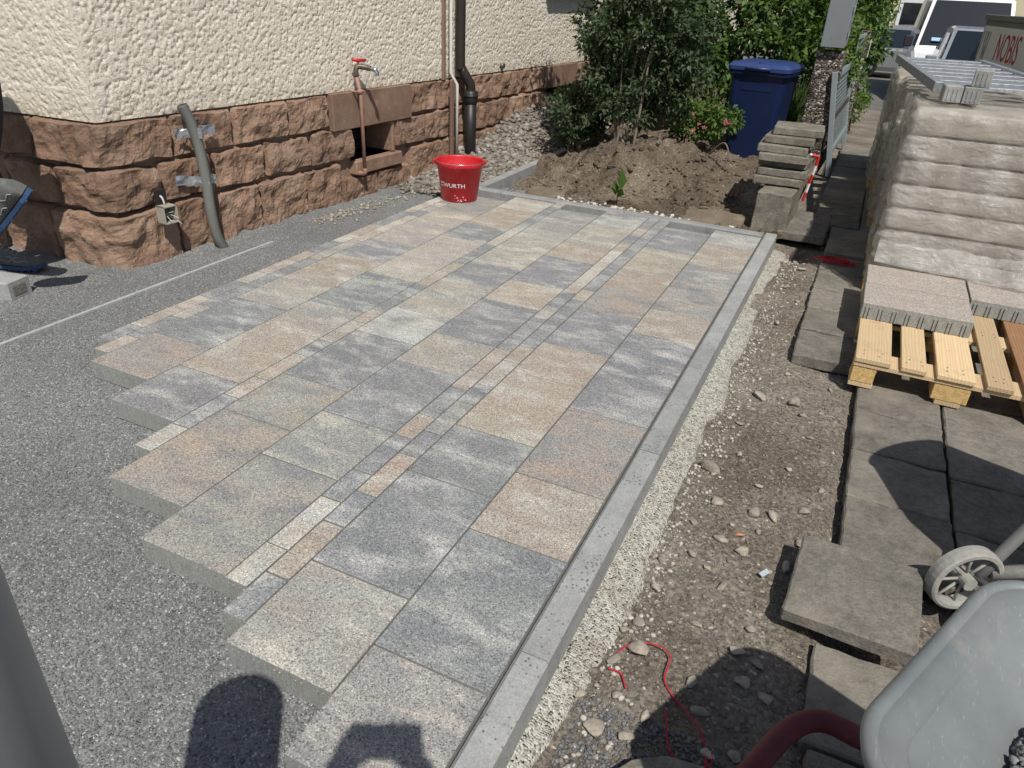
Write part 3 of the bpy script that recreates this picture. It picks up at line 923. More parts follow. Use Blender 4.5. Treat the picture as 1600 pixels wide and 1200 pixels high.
c1 = [-3.6, -3.1, -2.65, -2.2, -1.75, -1.3, -0.86, -0.46, 0.42, 0.86, 1.32, 1.723]
c1b = [2.655, 3.06, 3.52, 3.98, 4.5, 5.01]
c1c = [5.80, 6.3, 6.8, 7.3, 7.85, 8.4]
c2 = [-3.5, -3.0, -2.5, -2.05, -1.6, -1.15, -0.72, -0.36, 0.285, 0.66, 1.08, 1.5, 1.935]
c2b = [2.445, 2.86, 3.3, 3.85, 4.3, 4.75, 5.135]
c2c = [5.635, 6.1, 6.6, 7.2, 7.7, 8.3]
c3 = [-3.6, -3.1, -2.6, -2.1, -1.7, -1.3, -0.85, -0.42, 0.34, 0.62, 1.0, 1.42, 1.78, 2.2, 2.62, 3.1, 3.6, 4.1, 4.6, 5.1, 5.7, 6.3, 7.0, 7.7]
sd_ = 0
for row, z0, z1 in ((c1, 0.462, 0.70), (c1b, 0.462, 0.70), (c1c, 0.475, 0.70), (c2, 0.225, 0.462), (c2b, 0.225, 0.462), (c2c, 0.24, 0.475), (c3, -0.16, 0.225)):
    for a, b in zip(row[:-1], row[1:]):
        sd_ += 1
        zz1 = z1
        if row is c3:
            if 1.78 <= a < 2.6: zz1 = 0.10
        big = (a < 0 < b)
        rock_stone(a + 0.004, b - 0.004, z0 + 0.004, zz1 - 0.004, sd_, 0.03 + (0.012 if big else 0) + 0.012 * random.random() + (0.012 if row is c3 else 0) - (0.012 if z1 > 0.69 else 0), 0.028 if big else 0.024)
def wall_box(name, u0, u1, z0, z1, o0, o1, mat, parent, bev=0.004):
    bm = bmesh.new()
    vs = add_box(bm, u0, u1, -o1, -o0, z0, z1, bev)
    M = Matrix(((HU.x, -HN.x, 0, 0), (HU.y, -HN.y, 0, 0), (0, 0, 1, 0), (0, 0, 0, 1)))
    bmesh.ops.transform(bm, matrix=M, verts=bm.verts)
    return bmobj(name, bm, mat, parent)
wall_box("lintel", 1.727, 2.65, 0.445, 0.697, -0.1, 0.045, SANDSMOOTH, plinth)
wall_box("lintel", 5.015, 5.795, 0.478, 0.697, -0.1, 0.045, SANDSMOOTH, plinth)
wall_box("sill", 1.93, 2.50, 0.105, 0.205, -0.25, 0.055, SANDSMOOTH, plinth, 0.008)
wall_box("window_jamb", 2.405, 2.444, 0.206, 0.444, -0.25, 0.03, SANDSMOOTH, plinth, 0.01)
wall_box("window_jamb", 5.60, 5.634, 0.29, 0.477, -0.25, 0.03, SANDSMOOTH, plinth, 0.01)
def window_recess(w, louvres):
    cw = empty("cellar_window", (0, 0, 0), parent=house)
    bm = bmesh.new()
    def quad(pts): bm.faces.new([bm.verts.new(p) for p in pts])
    a, b, z0, z1 = w; dp = -0.28
    quad([hp(a, z0, -0.012), hp(b, z0, -0.012), hp(b, z0, dp), hp(a, z0, dp)])
    quad([hp(a, z1, -0.012), hp(b, z1, -0.012), hp(b, z1, dp), hp(a, z1, dp)])
    quad([hp(a, z0, -0.012), hp(a, z1, -0.012), hp(a, z1, dp), hp(a, z0, dp)])
    quad([hp(b, z0, -0.012), hp(b, z1, -0.012), hp(b, z1, dp), hp(b, z0, dp)])
    quad([hp(a, z0, dp), hp(b, z0, dp), hp(b, z1, dp), hp(a, z1, dp)])
    bmobj("reveal", bm, SANDSMOOTH, cw)
    wall_box("pane", a + 0.01, b - 0.01, z0 + 0.005, z1 - 0.005, dp + 0.005, dp + 0.02, DARK, cw, 0.0)
    for i in range(louvres):
        z = z0 + (z1 - z0) * (i + 0.5) / louvres
        wall_box("grille_bar", a + 0.012, b - 0.012, z - 0.004, z + 0.004, dp + 0.03, dp + 0.045, IRON, cw, 0.0)
window_recess(W1, 9); window_recess(W2, 0)
# upper window whose frame just reaches the top edge of the picture
win = empty("upper_window", (0, 0, 0), parent=house)
wall_box("window_sill", 4.95, 6.15, 1.355, 1.40, -0.02, 0.09, plain("brown_sill", (0.2, 0.12, 0.09), 0.6), win, 0.006)
wall_box("window_frame", 5.02, 6.08, 1.40, 2.7, -0.02, 0.03, plain("window_frame_paint", (0.62, 0.6, 0.55), 0.5), win, 0.006)
wall_box("pane", 5.1, 6.0, 1.48, 2.62, 0.031, 0.036, plain("window_glass", (0.03, 0.04, 0.05), 0.08, spec=0.8), win, 0.0)

# downpipe with offset bend and socket, thin pale pipe, brown cable duct
dpipe = tube("downpipe", smooth_pts([hp(3.32, 3.4, 0.07), hp(3.32, 1.6, 0.07), hp(3.32, 0.84, 0.07), hp(3.33, 0.78, 0.075), hp(3.385, 0.66, 0.125), hp(3.40, 0.60, 0.13), hp(3.40, 0.52, 0.13)], 5), 0.042, BROWNPIPE, house, 18)
tube("standpipe", [hp(3.40, 0.55, 0.13), hp(3.40, -0.1, 0.13)], 0.054, PLASTIC_BLACK, dpipe, 18)
tube("socket_collar", [hp(3.40, 0.60, 0.13), hp(3.40, 0.592, 0.13), hp(3.40, 0.50, 0.13), hp(3.40, 0.49, 0.13)], [0.05, 0.064, 0.064, 0.056], PLASTIC_BLACK, dpipe, 18)
tube("socket_ring", [hp(3.40, 0.565, 0.13), hp(3.40, 0.545, 0.13)], [0.068, 0.068], PLASTIC_BLACK, dpipe, 18)
for z in (1.7, 2.9):
    tube("pipe_clip", [hp(3.32, z, 0.07), hp(3.32, z + 0.03, 0.07)], 0.046, GALV, dpipe, 18)
tube("thin_pipe", [hp(3.20, 3.4, 0.05), hp(3.20, 0.75, 0.05), hp(3.205, 0.66, 0.115), hp(3.205, 0.0, 0.115)], 0.0135, WHITEPIPE, house, 10)
wall_box("cable_duct", 3.125, 3.165, 0.69, 3.4, 0.0, 0.03, plain("duct_brown", (0.22, 0.15, 0.12), 0.6), house, 0.004)
wall_box("cable_duct", 3.125, 3.165, -0.05, 0.70, 0.09, 0.115, plain("duct_brown2", (0.2, 0.12, 0.09), 0.6), house, 0.004)
tube("wall_stub", [hp(4.12, 0.75, -0.02), hp(4.12, 0.75, 0.045)], 0.022, BRASS, house, 12)

# garden tap: riser pipe in front of the plinth, elbow, valve with red lever
tap = empty("garden_tap", (0, 0, 0), parent=house)
tube("riser_pipe", [hp(1.965, 0.13, 0.105), hp(1.962, 0.68, 0.105), hp(1.962, 0.70, 0.10), hp(1.97, 0.83, 0.06)], 0.0145, REDPIPE, tap, 10)
tube("foot_elbow", smooth_pts([hp(1.965, 0.16, 0.105), hp(1.965, 0.13, 0.105), hp(1.962, 0.118, 0.07), hp(1.96, 0.118, 0.0)], 4), 0.018, REDPIPE, tap, 10)
tube("pipe_clamp", [hp(1.962, 0.69, 0.103), hp(1.962, 0.715, 0.098)], 0.024, REDPIPE, tap, 10)
tube("clamp_bracket", [hp(1.94, 0.70, 0.0), hp(1.955, 0.70, 0.10)], 0.007, REDPIPE, tap, 8)
tube("valve_body", smooth_pts([hp(1.97, 0.80, 0.07), hp(1.97, 0.84, 0.065), hp(1.985, 0.865, 0.075), hp(2.02, 0.86, 0.12), hp(2.03, 0.855, 0.15)], 4), [0.019] * 21, BRASS, tap, 12)
tube("spout", smooth_pts([hp(2.03, 0.856, 0.145), hp(2.04, 0.85, 0.175), hp(2.045, 0.835, 0.19), hp(2.045, 0.81, 0.192)], 4), [0.016] * 13, CHROME, tap, 12)
lv = bmesh.new()
add_tube(lv, [hp(1.985, 0.87, 0.075), hp(1.985, 0.9, 0.075)], 0.008, 8)
add_tube(lv, [hp(1.94, 0.912, 0.06), hp(1.985, 0.905, 0.075), hp(2.03, 0.908, 0.11)], [0.010, 0.012, 0.010], 8)
bmobj("lever", lv, REDPAINT, tap, smooth=True)

# junction box hanging out of a hole in the plinth
jb = empty("junction_box", (0, 0, 0), parent=house)
wall_box("back_hole", 0.19, 0.25, 0.25, 0.33, 0.085, 0.108, DARK, jb, 0.0)
JBM = plain("junction_box_plastic", (0.36, 0.33, 0.27), 0.6, var=0.3, vscale=50)
for (u0, u1, z0, z1) in ((0.175, 0.183, 0.15, 0.25), (0.257, 0.265, 0.15, 0.25), (0.175, 0.265, 0.15, 0.158), (0.175, 0.265, 0.242, 0.25)):
    wall_box("box_side", u0, u1, z0, z1, 0.10, 0.165, JBM, jb, 0.001)
wall_box("box_back", 0.183, 0.257, 0.158, 0.242, 0.10, 0.108, plain("box_inside", (0.14, 0.13, 0.11), 0.8), jb, 0.0)
for i, (du, dz) in enumerate(((0.03, -0.02), (0.0, 0.02), (-0.02, -0.03), (0.045, -0.06))):
    tube("wire", smooth_pts([hp(0.22, 0.20, 0.11), hp(0.22 + du * 0.6, 0.20 + dz * 0.5, 0.15), hp(0.22 + du, 0.2 + dz, 0.185)], 3), 0.0022, WHITEPIPE, jb, 5)
tube("feed_cable", smooth_pts([hp(0.215, 0.3, 0.09), hp(0.21, 0.29, 0.125), hp(0.215, 0.25, 0.13)], 4), 0.006, WHITEPIPE, jb, 6)

# =================================================================== SMALL THINGS BY THE WALL
# corrugated conduit taped to the plinth
cond = empty("conduit", tuple(HO + HU * 0.51 + Vector((0, 0, -0.09))), label="grey corrugated conduit fixed to the plinth with silver tape", cat="conduit")
def lc(p): return Vector(p) + HO - Vector(cond.location)
cpts = smooth_pts([hp(0.565, -0.10, 0.14), hp(0.53, 0.0, 0.13), hp(0.518, 0.15, 0.125), hp(0.525, 0.35, 0.115), hp(0.52, 0.52, 0.105), hp(0.50, 0.65, 0.095), hp(0.47, 0.75, 0.08)], 26)
rr = [0.0300 + (0.0024 if i % 2 else -0.0014) for i in range(len(cpts))]
tube("corrugated_tube", [lc(p) for p in cpts], rr, GREYPIPE, cond, 14, caps=False)
def tape_strip(u0, u1, z, dz, seed):
    v = []; f = []
    n = 15
    for i in range(n):
        a = i / (n - 1); u = u0 + (u1 - u0) * a
        c = (u - 0.53) / 0.03
        off = 0.065 + 0.085 * math.exp(-(c / 1.25) ** 2) + 0.02 * mnoise.noise(Vector((u * 17, seed, 0)))
        for k in range(4):
            zz = z + dz * a + (k / 3 - 0.5) * 0.056 + 0.01 * mnoise.noise(Vector((u * 14, seed, k)))
            p = lc(hp(u, zz, off + 0.016 * mnoise.noise(Vector((u * 25, seed * 3, k * 1.7)))))
            v.append(p)
    for i in range(n - 1):
        for k in range(3):
            q = i * 4 + k
            f.append((q, q + 1, q + 5, q + 4))
    o = pyobj("tape", v, f, TAPE, cond, smooth=False)
    md = o.modifiers.new("t", 'SOLIDIFY'); md.thickness = 0.001
tape_strip(0.40, 0.68, 0.60, 0.0, 1)
tape_strip(0.36, 0.64, 0.345, -0.035, 4)

# screed rail pressed into the chippings
rail = box("screed_rail", -0.0075, 0.0075, -1.6, 1.75, -0.02, 0.0, plain("rail_alu", (0.52, 0.54, 0.53), 0.5, metal=0.3, var=0.3, vscale=25), bev=0.002, loc=(-3.235, 1.67, -0.0735), rot=(0, 0, 0.004))
tag(rail, "thin pale metal rail lying flush in the grey chippings", "rail")

# red bucket
RB = NT("red_bucket_plastic", 0.42, 0.45)
p_ = RB.pos()
scr = RB.ramp(RB.vor(RB.pos((1, 1, 0.5)), 26, 'DISTANCE_TO_EDGE'), [(0.0, 1), (0.018, 0)])
scr = RB.math('MULTIPLY', scr, RB.ramp(RB.noise(p_, 9, 4), [(0.5, 0), (0.62, 0.55)]))
cc = RB.mix(RB.noise(p_, 12, 4), (0.50, 0.013, 0.02), (0.60, 0.022, 0.03))
cc = RB.mix(scr, cc, (0.7, 0.3, 0.27))
dust = RB.ramp(RB.noise(p_, 16, 6, 0.7), [(0.6, 0), (0.75, 0.5)])
cc = RB.mix(dust, cc, (0.55, 0.22, 0.2))
RB.col(cc)
BL = Vector((-2.635, 4.775, 0.001))
bk = empty("bucket", tuple(BL), label="red plastic builder's bucket standing on the laid pavers", cat="bucket")
bm = bmesh.new()
R0, R1, HB = 0.132, 0.172, 0.285
add_lathe(bm, [(0, 0), (R0 - 0.004, 0.0), (R0, 0.004), (R1 - 0.006, HB - 0.035), (R1 + 0.004, HB - 0.033), (R1 + 0.008, HB - 0.028), (R1 + 0.012, HB - 0.006), (R1 + 0.008, HB), (R1, HB - 0.002), (R1 - 0.003, HB - 0.012), (R0 - 0.004, 0.007), (0, 0.007)], 48)
bmobj("bucket_shell", bm, RB.m, bk, smooth=True)
yaw = math.atan2(-BL.y, -BL.x)   # towards the viewer
hd = []
for i in range(25):
    a = yaw - math.pi / 2 + math.pi * i / 24
    sag = -0.004 - 0.002 * math.sin(math.pi * i / 24)
    hd.append((math.cos(a) * (R1 + 0.009), math.sin(a) * (R1 + 0.009), HB + 0.004 + sag))
tube("wire_handle", hd, 0.0028, CHROME, bk, 6)
for s in (-1, 1):
    a = yaw + s * math.pi / 2
    box("handle_lug", -0.012, 0.012, -0.008, 0.008, -0.02, 0.008, RB.m, bk, 0.003, loc=(math.cos(a) * (R1 + 0.012), math.sin(a) * (R1 + 0.012), HB - 0.008), rot=(0, 0, a))
WHITEPRINT = plain("white_print", (0.78, 0.77, 0.75), 0.5)
def text_mesh(body, size):
    cu = bpy.data.curves.new("t", 'FONT'); cu.body = body; cu.size = size; cu.align_x = 'CENTER'; cu.align_y = 'CENTER'
    cu.resolution_u = 3
    to = bpy.data.objects.new("t", cu); COL.objects.link(to)
    dg = bpy.context.evaluated_depsgraph_get()
    me = bpy.data.meshes.new_from_object(to.evaluated_get(dg))
    bpy.data.objects.remove(to); bpy.data.curves.remove(cu)
    return me
def wrap_on_bucket(name, me, cx, cz):
    bm = bmesh.new(); bm.from_mesh(me)
    bmesh.ops.triangulate(bm, faces=bm.faces)
    bmesh.ops.subdivide_edges(bm, edges=[e for e in bm.edges if e.calc_length() > 0.02], cuts=2)
    for v in bm.verts:
        z = cz + v.co.y
        r = R0 + (R1 - 0.006 - R0) * z / (HB - 0.035) + 0.0008
        a = yaw + (v.co.x + cx) / r
        v.co = Vector((math.cos(a) * r, math.sin(a) * r, z))
    bmobj(name, bm, WHITEPRINT, bk)
tm = text_mesh("WURTH", 0.043)
tm.transform(Matrix.Scale(1.08, 4, (1, 0, 0)))
wrap_on_bucket("lettering", tm, -0.044, 0.125)
lm = bmesh.new()
for (x, y, w, h) in ((-0.010, 0.012, 0.016, 0.012), (0.010, 0.012, 0.016, 0.012), (-0.010, -0.010, 0.013, 0.010), (0.009, -0.010, 0.014, 0.010)):
    lm.faces.new([lm.verts.new((x - w / 2, y - h / 2, 0)), lm.verts.new((x + w / 2, y - h / 2, 0)), lm.verts.new((x + w / 2 - 0.002, y + h / 2, 0)), lm.verts.new((x - w / 2 + 0.002, y + h / 2, 0))])
me = bpy.data.meshes.new("logo"); lm.to_mesh(me); lm.free()
wrap_on_bucket("logo_mark", me, -0.150, 0.128)
# mortar drips near the foot
bm = bmesh.new()
r_ = random.Random(5)
for i in range(16):
    a = yaw + r_.uniform(-0.25, 0.35); z = 0.012 + 0.03 * abs(r_.gauss(0, 0.6)); r = R0 + (R1 - R0) * z / HB + 0.001
    bmesh.ops.create_icosphere(bm, subdivisions=1, radius=r_.uniform(0.0015, 0.0045), matrix=Matrix.Translation((math.cos(a) * r, math.sin(a) * r, z)))
bmobj("mortar_drip", bm, WHITEPRINT, bk, smooth=True)

# grey concrete block by the worker's feet
cbk = empty("concrete_block", (-3.90, 2.02, -0.085), 0.25, label="grey concrete edging block lying on the chippings beside the worker", cat="block")
box("block_body", -0.28, 0.23, -0.07, 0.07, 0.0, 0.095, BLOCKC, cbk, 0.004)
box("end_face_scar", 0.2302, 0.2325, -0.045, 0.035, 0.02, 0.07, OLDSLAB, cbk, 0.001)

# =================================================================== WORKER (kneeling at the left edge, only feet in view)
CLOTH = plain("dark_work_trousers", (0.02, 0.02, 0.024), 0.9, var=0.35, vscale=25, bump=0.7, bscale=35)
SHOE = plain("grey_shoe_fabric", (0.12, 0.12, 0.112), 0.8, var=0.4, vscale=60, bump=0.5, bscale=120)
SHOELINE = plain("shoe_overlay", (0.26, 0.26, 0.24), 0.6, var=0.2)
SOLE = plain("blue_sole", (0.035, 0.075, 0.16), 0.6, var=0.2)
SKIN = plain("skin", (0.45, 0.27, 0.19), 0.6, var=0.1)
HAIR = plain("short_brown_hair", (0.05, 0.03, 0.02), 0.8, var=0.4, bump=0.8, bscale=150)
SHIRT = plain("grey_work_shirt", (0.1, 0.11, 0.12), 0.9, var=0.2, bump=0.5, bscale=30)
def skin_body(name, joints, edges, root, mat, parent, sub=2):
    me = bpy.data.meshes.new(name)
    names = list(joints)
    me.from_pydata([joints[k][0] for k in names], [], [(names.index(a), names.index(b)) for a, b in edges])
    o = link(name, me, mat, parent)
    md = o.modifiers.new("skin", 'SKIN'); md.use_smooth_shade = True
    for i, k in enumerate(names):
        r = joints[k][1]
        me.skin_vertices[0].data[i].radius = (r, r) if not hasattr(r, '__len__') else r
        me.skin_vertices[0].data[i].use_root = (k == root)
    sb = o.modifiers.new("sub", 'SUBSURF'); sb.levels = sub; sb.render_levels = sub
    return o
def hand_joints(prefix, wrist, fwd, side, up, curl=0.5):
    """five fingers rooted in the palm"""
    J = {}; E_ = []
    w = Vector(wrist); f = Vector(fwd).normalized(); s = Vector(side).normalized(); u = Vector(up).normalized()
    J[prefix + 'palm'] = (tuple(w + f * 0.055), (0.038, 0.016))
    for i, (off, ln) in enumerate(((-0.030, 0.072), (-0.010, 0.082), (0.010, 0.076), (0.029, 0.06))):
        b = w + f * 0.095 + s * off
        k1 = b + (f * math.cos(curl * 0.5) - u * math.sin(curl * 0.5)) * ln * 0.5
        k2 = k1 + (f * math.cos(curl * 1.4) - u * math.sin(curl * 1.4)) * ln * 0.5
        for nm, p, r in (('a', b, 0.0105), ('b', k1, 0.0095), ('c', k2, 0.0075)):
            J[f'{prefix}f{i}{nm}'] = (tuple(p), r)
        E_ += [(prefix + 'palm', f'{prefix}f{i}a'), (f'{prefix}f{i}a', f'{prefix}f{i}b'), (f'{prefix}f{i}b', f'{prefix}f{i}c')]
    t0 = w + f * 0.03 - s * 0.035; t1 = t0 + (f * 0.8 - s * 0.6).normalized() * 0.04; t2 = t1 + (f * 0.95 - s * 0.2 - u * 0.2).normalized() * 0.03
    for nm, p, r in (('a', t0, 0.012), ('b', t1, 0.0105), ('c', t2, 0.008)):
        J[f'{prefix}t{nm}'] = (tuple(p), r)
    E_ += [(prefix + 'palm', f'{prefix}ta'), (f'{prefix}ta', f'{prefix}tb'), (f'{prefix}tb', f'{prefix}tc')]
    return J, E_
def make_shoe(parent, M):
    """shoe along +X (heel at 0, toe at 0.30), sole at z=0"""
    sh = empty("shoe", parent=parent)
    sh.matrix_local = M
    st = [(0.0, 0.030, 0.09), (0.02, 0.036, 0.115), (0.06, 0.038, 0.125), (0.10, 0.038, 0.112), (0.14, 0.04, 0.088), (0.19, 0.046, 0.07), (0.24, 0.046, 0.058), (0.28, 0.036, 0.045), (0.302, 0.016, 0.032)]
    bm = bmesh.new(); rings = []
    for (x, w, h) in st:
        ring = []
        for k in range(16):
            a = 2 * math.pi * k / 16
            yy = w * math.cos(a) * (1.0 if math.sin(a) < 0 else 0.78 + 0.22 * abs(math.cos(a)))
            zz = 0.022 + (h - 0.022) * max(0, math.sin(a)) ** 0.8 if math.sin(a) > 0 else 0.022
            ring.append(bm.verts.new((x, yy, zz)))
        rings.append(ring)
    for i in range(len(rings) - 1):
        for k in range(16):
            bm.faces.new([rings[i][k], rings[i][(k + 1) % 16], rings[i + 1][(k + 1) % 16], rings[i + 1][k]])
    bm.faces.new(rings[0][::-1]); bm.faces.new(rings[-1])
    bmobj("upper", bm, SHOE, sh, smooth=True)
    bm = bmesh.new()
    out = [(-0.006, -0.02), (-0.004, 0.02), (0.03, 0.04), (0.1, 0.04), (0.16, 0.044), (0.21, 0.051), (0.26, 0.046), (0.3, 0.026), (0.311, 0.0), (0.3, -0.026), (0.26, -0.046), (0.21, -0.051), (0.16, -0.044), (0.1, -0.04), (0.03, -0.04)]
    lift = lambda x: 0.012 * max(0, (x - 0.2) / 0.1) ** 2
    vb = [bm.verts.new((x, y, lift(x))) for x, y in out]; vt = [bm.verts.new((x * 0.99, y * 0.97, 0.017 + lift(x))) for x, y in out]
    m = len(out)
    for i in range(m): bm.faces.new([vb[i], vb[(i + 1) % m], vt[(i + 1) % m], vt[i]])
    bm.faces.new(vb[::-1]); bm.faces.new(vt)
    for i in range(9):   # tread lugs
        x = 0.012 + 0.032 * i
        w = 0.036 if x < 0.13 else 0.044
        add_box(bm, x, x + 0.018, -w, w, -0.005 + lift(x), 0.003 + lift(x))
    bmobj("sole", bm, SOLE, sh)
    for s in (-1, 1):
        for (x0, z0, x1, z1) in ((0.02, 0.05, 0.11, 0.07), (0.10, 0.035, 0.2, 0.055), (0.14, 0.06, 0.25, 0.036)):
            P = []
            for t in range(7):
                a = t / 6; x = x0 + (x1 - x0) * a; z = z0 + (z1 - z0) * a + 0.008 * math.sin(a * 9)
                w = np.interp(x, [q[0] for q in st], [q[1] for q in st])
                hh = np.interp(x, [q[0] for q in st], [q[2] for q in st])
                sn = min(0.98, max(0.0, (z - 0.022) / (hh - 0.022))) ** 1.25
                P.append((x, s * (w * math.sqrt(max(0, 1 - sn * sn)) * (0.78 + 0.22 * math.sqrt(max(0, 1 - sn * sn))) + 0.001), z))
            tube("overlay_stripe", P, 0.0028, SHOELINE, sh, 5)
    for i in range(4):
        x = 0.115 + 0.022 * i
        hh = np.interp(x, [q[0] for q in st], [q[2] for q in st])
        tube("lace", [(x, -0.02, hh - 0.008), (x + 0.005, 0, hh + 0.002), (x, 0.02, hh - 0.008)], 0.003, SHOELINE, sh, 5)
    return sh
wk = empty("person", (-4.45, 1.95, -0.085), label="worker in dark trousers and grey blue-soled trainers walking past the house corner", cat="person")
WB = Vector(wk.location)
def frame_from(heel, toe, upv):
    h, t = Vector(heel), Vector(toe)
    x = (t - h).normalized(); u = Vector(upv); y = u.cross(x).normalized(); z = x.cross(y)
    k = 1.12
    return Matrix(((x.x * k, y.x * k, z.x * k, h.x), (x.y * k, y.y * k, z.y * k, h.y), (x.z * k, y.z * k, z.z * k, h.z), (0, 0, 0, 1)))
# rear foot: toes down on the left, heel raised to the right, sole facing the paving
hA = Vector((-3.36, 2.06, 0.49)) - WB; tA = Vector((-3.62, 2.03, 0.27)) - WB
make_shoe(wk, frame_from(hA, tA, (-0.58, -0.58, 0.56)))
# other foot flat behind the block, toe towards the wall
hB = Vector((-4.22, 2.25, -0.068)) - WB; tB = Vector((-3.94, 2.35, -0.066)) - WB
make_shoe(wk, frame_from(hB, tB, (0, 0, 1)))
ankA = Vector((-3.50, 2.04, 0.545)) - WB; ankB = Vector((-4.17, 2.27, 0.07)) - WB
def wv(x, y, z): return tuple(Vector((x, y, z)) - WB)
J = {'pelvis': (wv(-3.71, 2.10, 0.93), 0.15), 'belly': (wv(-3.73, 2.10, 1.06), 0.14),
     'hipR': (wv(-3.66, 2.00, 0.88), 0.098), 'kneeR': (wv(-3.86, 1.98, 0.50), 0.075), 'ankR': (tuple(ankA + Vector((-0.02, 0, 0.01))), 0.056),
     'hipL': (wv(-3.73, 2.21, 0.88), 0.098), 'kneeL': (wv(-4.02, 2.25, 0.48), 0.075), 'ankL': (tuple(ankB + Vector((0, 0, 0.02))), 0.058)}
Ed = [('pelvis', 'belly'), ('pelvis', 'hipR'), ('hipR', 'kneeR'), ('kneeR', 'ankR'), ('pelvis', 'hipL'), ('hipL', 'kneeL'), ('kneeL', 'ankL')]
skin_body("trousers", J, Ed, 'pelvis', CLOTH, wk)
T2 = {'waist': (wv(-3.73, 2.10, 1.02), 0.15), 'chest': (wv(-3.95, 2.10, 1.17), 0.16), 'neckb': (wv(-4.12, 2.10, 1.24), 0.08),
      'shR': (wv(-4.0, 1.92, 1.20), 0.075), 'elR': (wv(-4.04, 1.86, 0.94), 0.052), 'wrR': (wv(-4.16, 1.90, 0.74), 0.038),
      'shL': (wv(-4.0, 2.28, 1.20), 0.075), 'elL': (wv(-4.06, 2.34, 0.94), 0.052), 'wrL': (wv(-4.18, 2.30, 0.74), 0.038)}
skin_body("shirt", T2, [('waist', 'chest'), ('chest', 'neckb'), ('chest', 'shR'), ('shR', 'elR'), ('elR', 'wrR'), ('chest', 'shL'), ('shL', 'elL'), ('elL', 'wrL')], 'waist', SHIRT, wk)
def make_head(parent, o, fwd, name="head"):
    """head with face: o = base of the neck, fwd = direction looked at"""
    o = Vector(o); f = Vector(fwd).normalized(); u = Vector((0, 0, 1)); s = u.cross(f).normalized(); u = f.cross(s)
    P = lambda a, b, c: tuple(o + f * a + s * b + u * c)
    skin_body(name, {'n0': (P(0, 0, 0), 0.055), 'n1': (P(0.015, 0, 0.07), 0.055), 'h0': (P(0.035, 0, 0.12), (0.075, 0.065)), 'h1': (P(0.02, 0, 0.19), (0.098, 0.078)), 'h2': (P(0.01, 0, 0.25), (0.085, 0.07)),
                     'nose0': (P(0.10, 0, 0.165), 0.018), 'nose1': (P(0.125, 0, 0.15), 0.014), 'chin': (P(0.095, 0, 0.095), 0.026)},
              [('n0', 'n1'), ('n1', 'h0'), ('h0', 'h1'), ('h1', 'h2'), ('h1', 'nose0'), ('nose0', 'nose1'), ('h0', 'chin')], 'n0', SKIN, parent)
    M = Matrix((( f.x, s.x, u.x, o.x), (f.y, s.y, u.y, o.y), (f.z, s.z, u.z, o.z), (0, 0, 0, 1)))
    bm = bmesh.new()
    bmesh.ops.create_uvsphere(bm, u_segments=20, v_segments=14, radius=0.108)
    for v in list(bm.verts):
        if v.co.z < -0.015 and v.co.x > -0.05 or v.co.x > 0.075: bm.verts.remove(v)
    h = bmobj("hair", bm, HAIR, parent, smooth=True); h.matrix_local = M @ Matrix.Translation((0.0, 0, 0.205))
    for sg in (-1, 1):
        bm = bmesh.new(); bmesh.ops.create_uvsphere(bm, u_segments=10, v_segments=8, radius=0.012)
        e_ = bmobj("eye", bm, WHITEPRINT, parent, smooth=True); e_.matrix_local = M @ Matrix.Translation((0.095, sg * 0.032, 0.185))
        bm = bmesh.new(); bmesh.ops.create_uvsphere(bm, u_segments=10, v_segments=8, radius=0.03)
        e_ = bmobj("ear", bm, SKIN, parent, smooth=True); e_.matrix_local = M @ Matrix.Translation((0.0, sg * 0.082, 0.175)) @ Matrix.Diagonal((0.6, 0.3, 1, 1))
    m_ = box("mouth", -0.004, 0.004, -0.024, 0.024, -0.004, 0.004, plain("lips", (0.3, 0.12, 0.1), 0.5), parent, 0.002); m_.matrix_local = M @ Matrix.Translation((0.112, 0, 0.118))
make_head(wk, wv(-4.14, 2.10, 1.25), (-1, 0, -0.6))
for sgn, wr in ((-1, wv(-4.16, 1.90, 0.74)), (1, wv(-4.18, 2.30, 0.74))):
    hj, he = hand_joints('h', wr, (-0.5, 0, -0.85), (0, -sgn, 0), (-0.85, 0, 0.5))
    hj['w'] = (wr, 0.03)
    skin_body("hand", hj, he + [('w', 'hpalm')], 'w', SKIN, wk, 1)

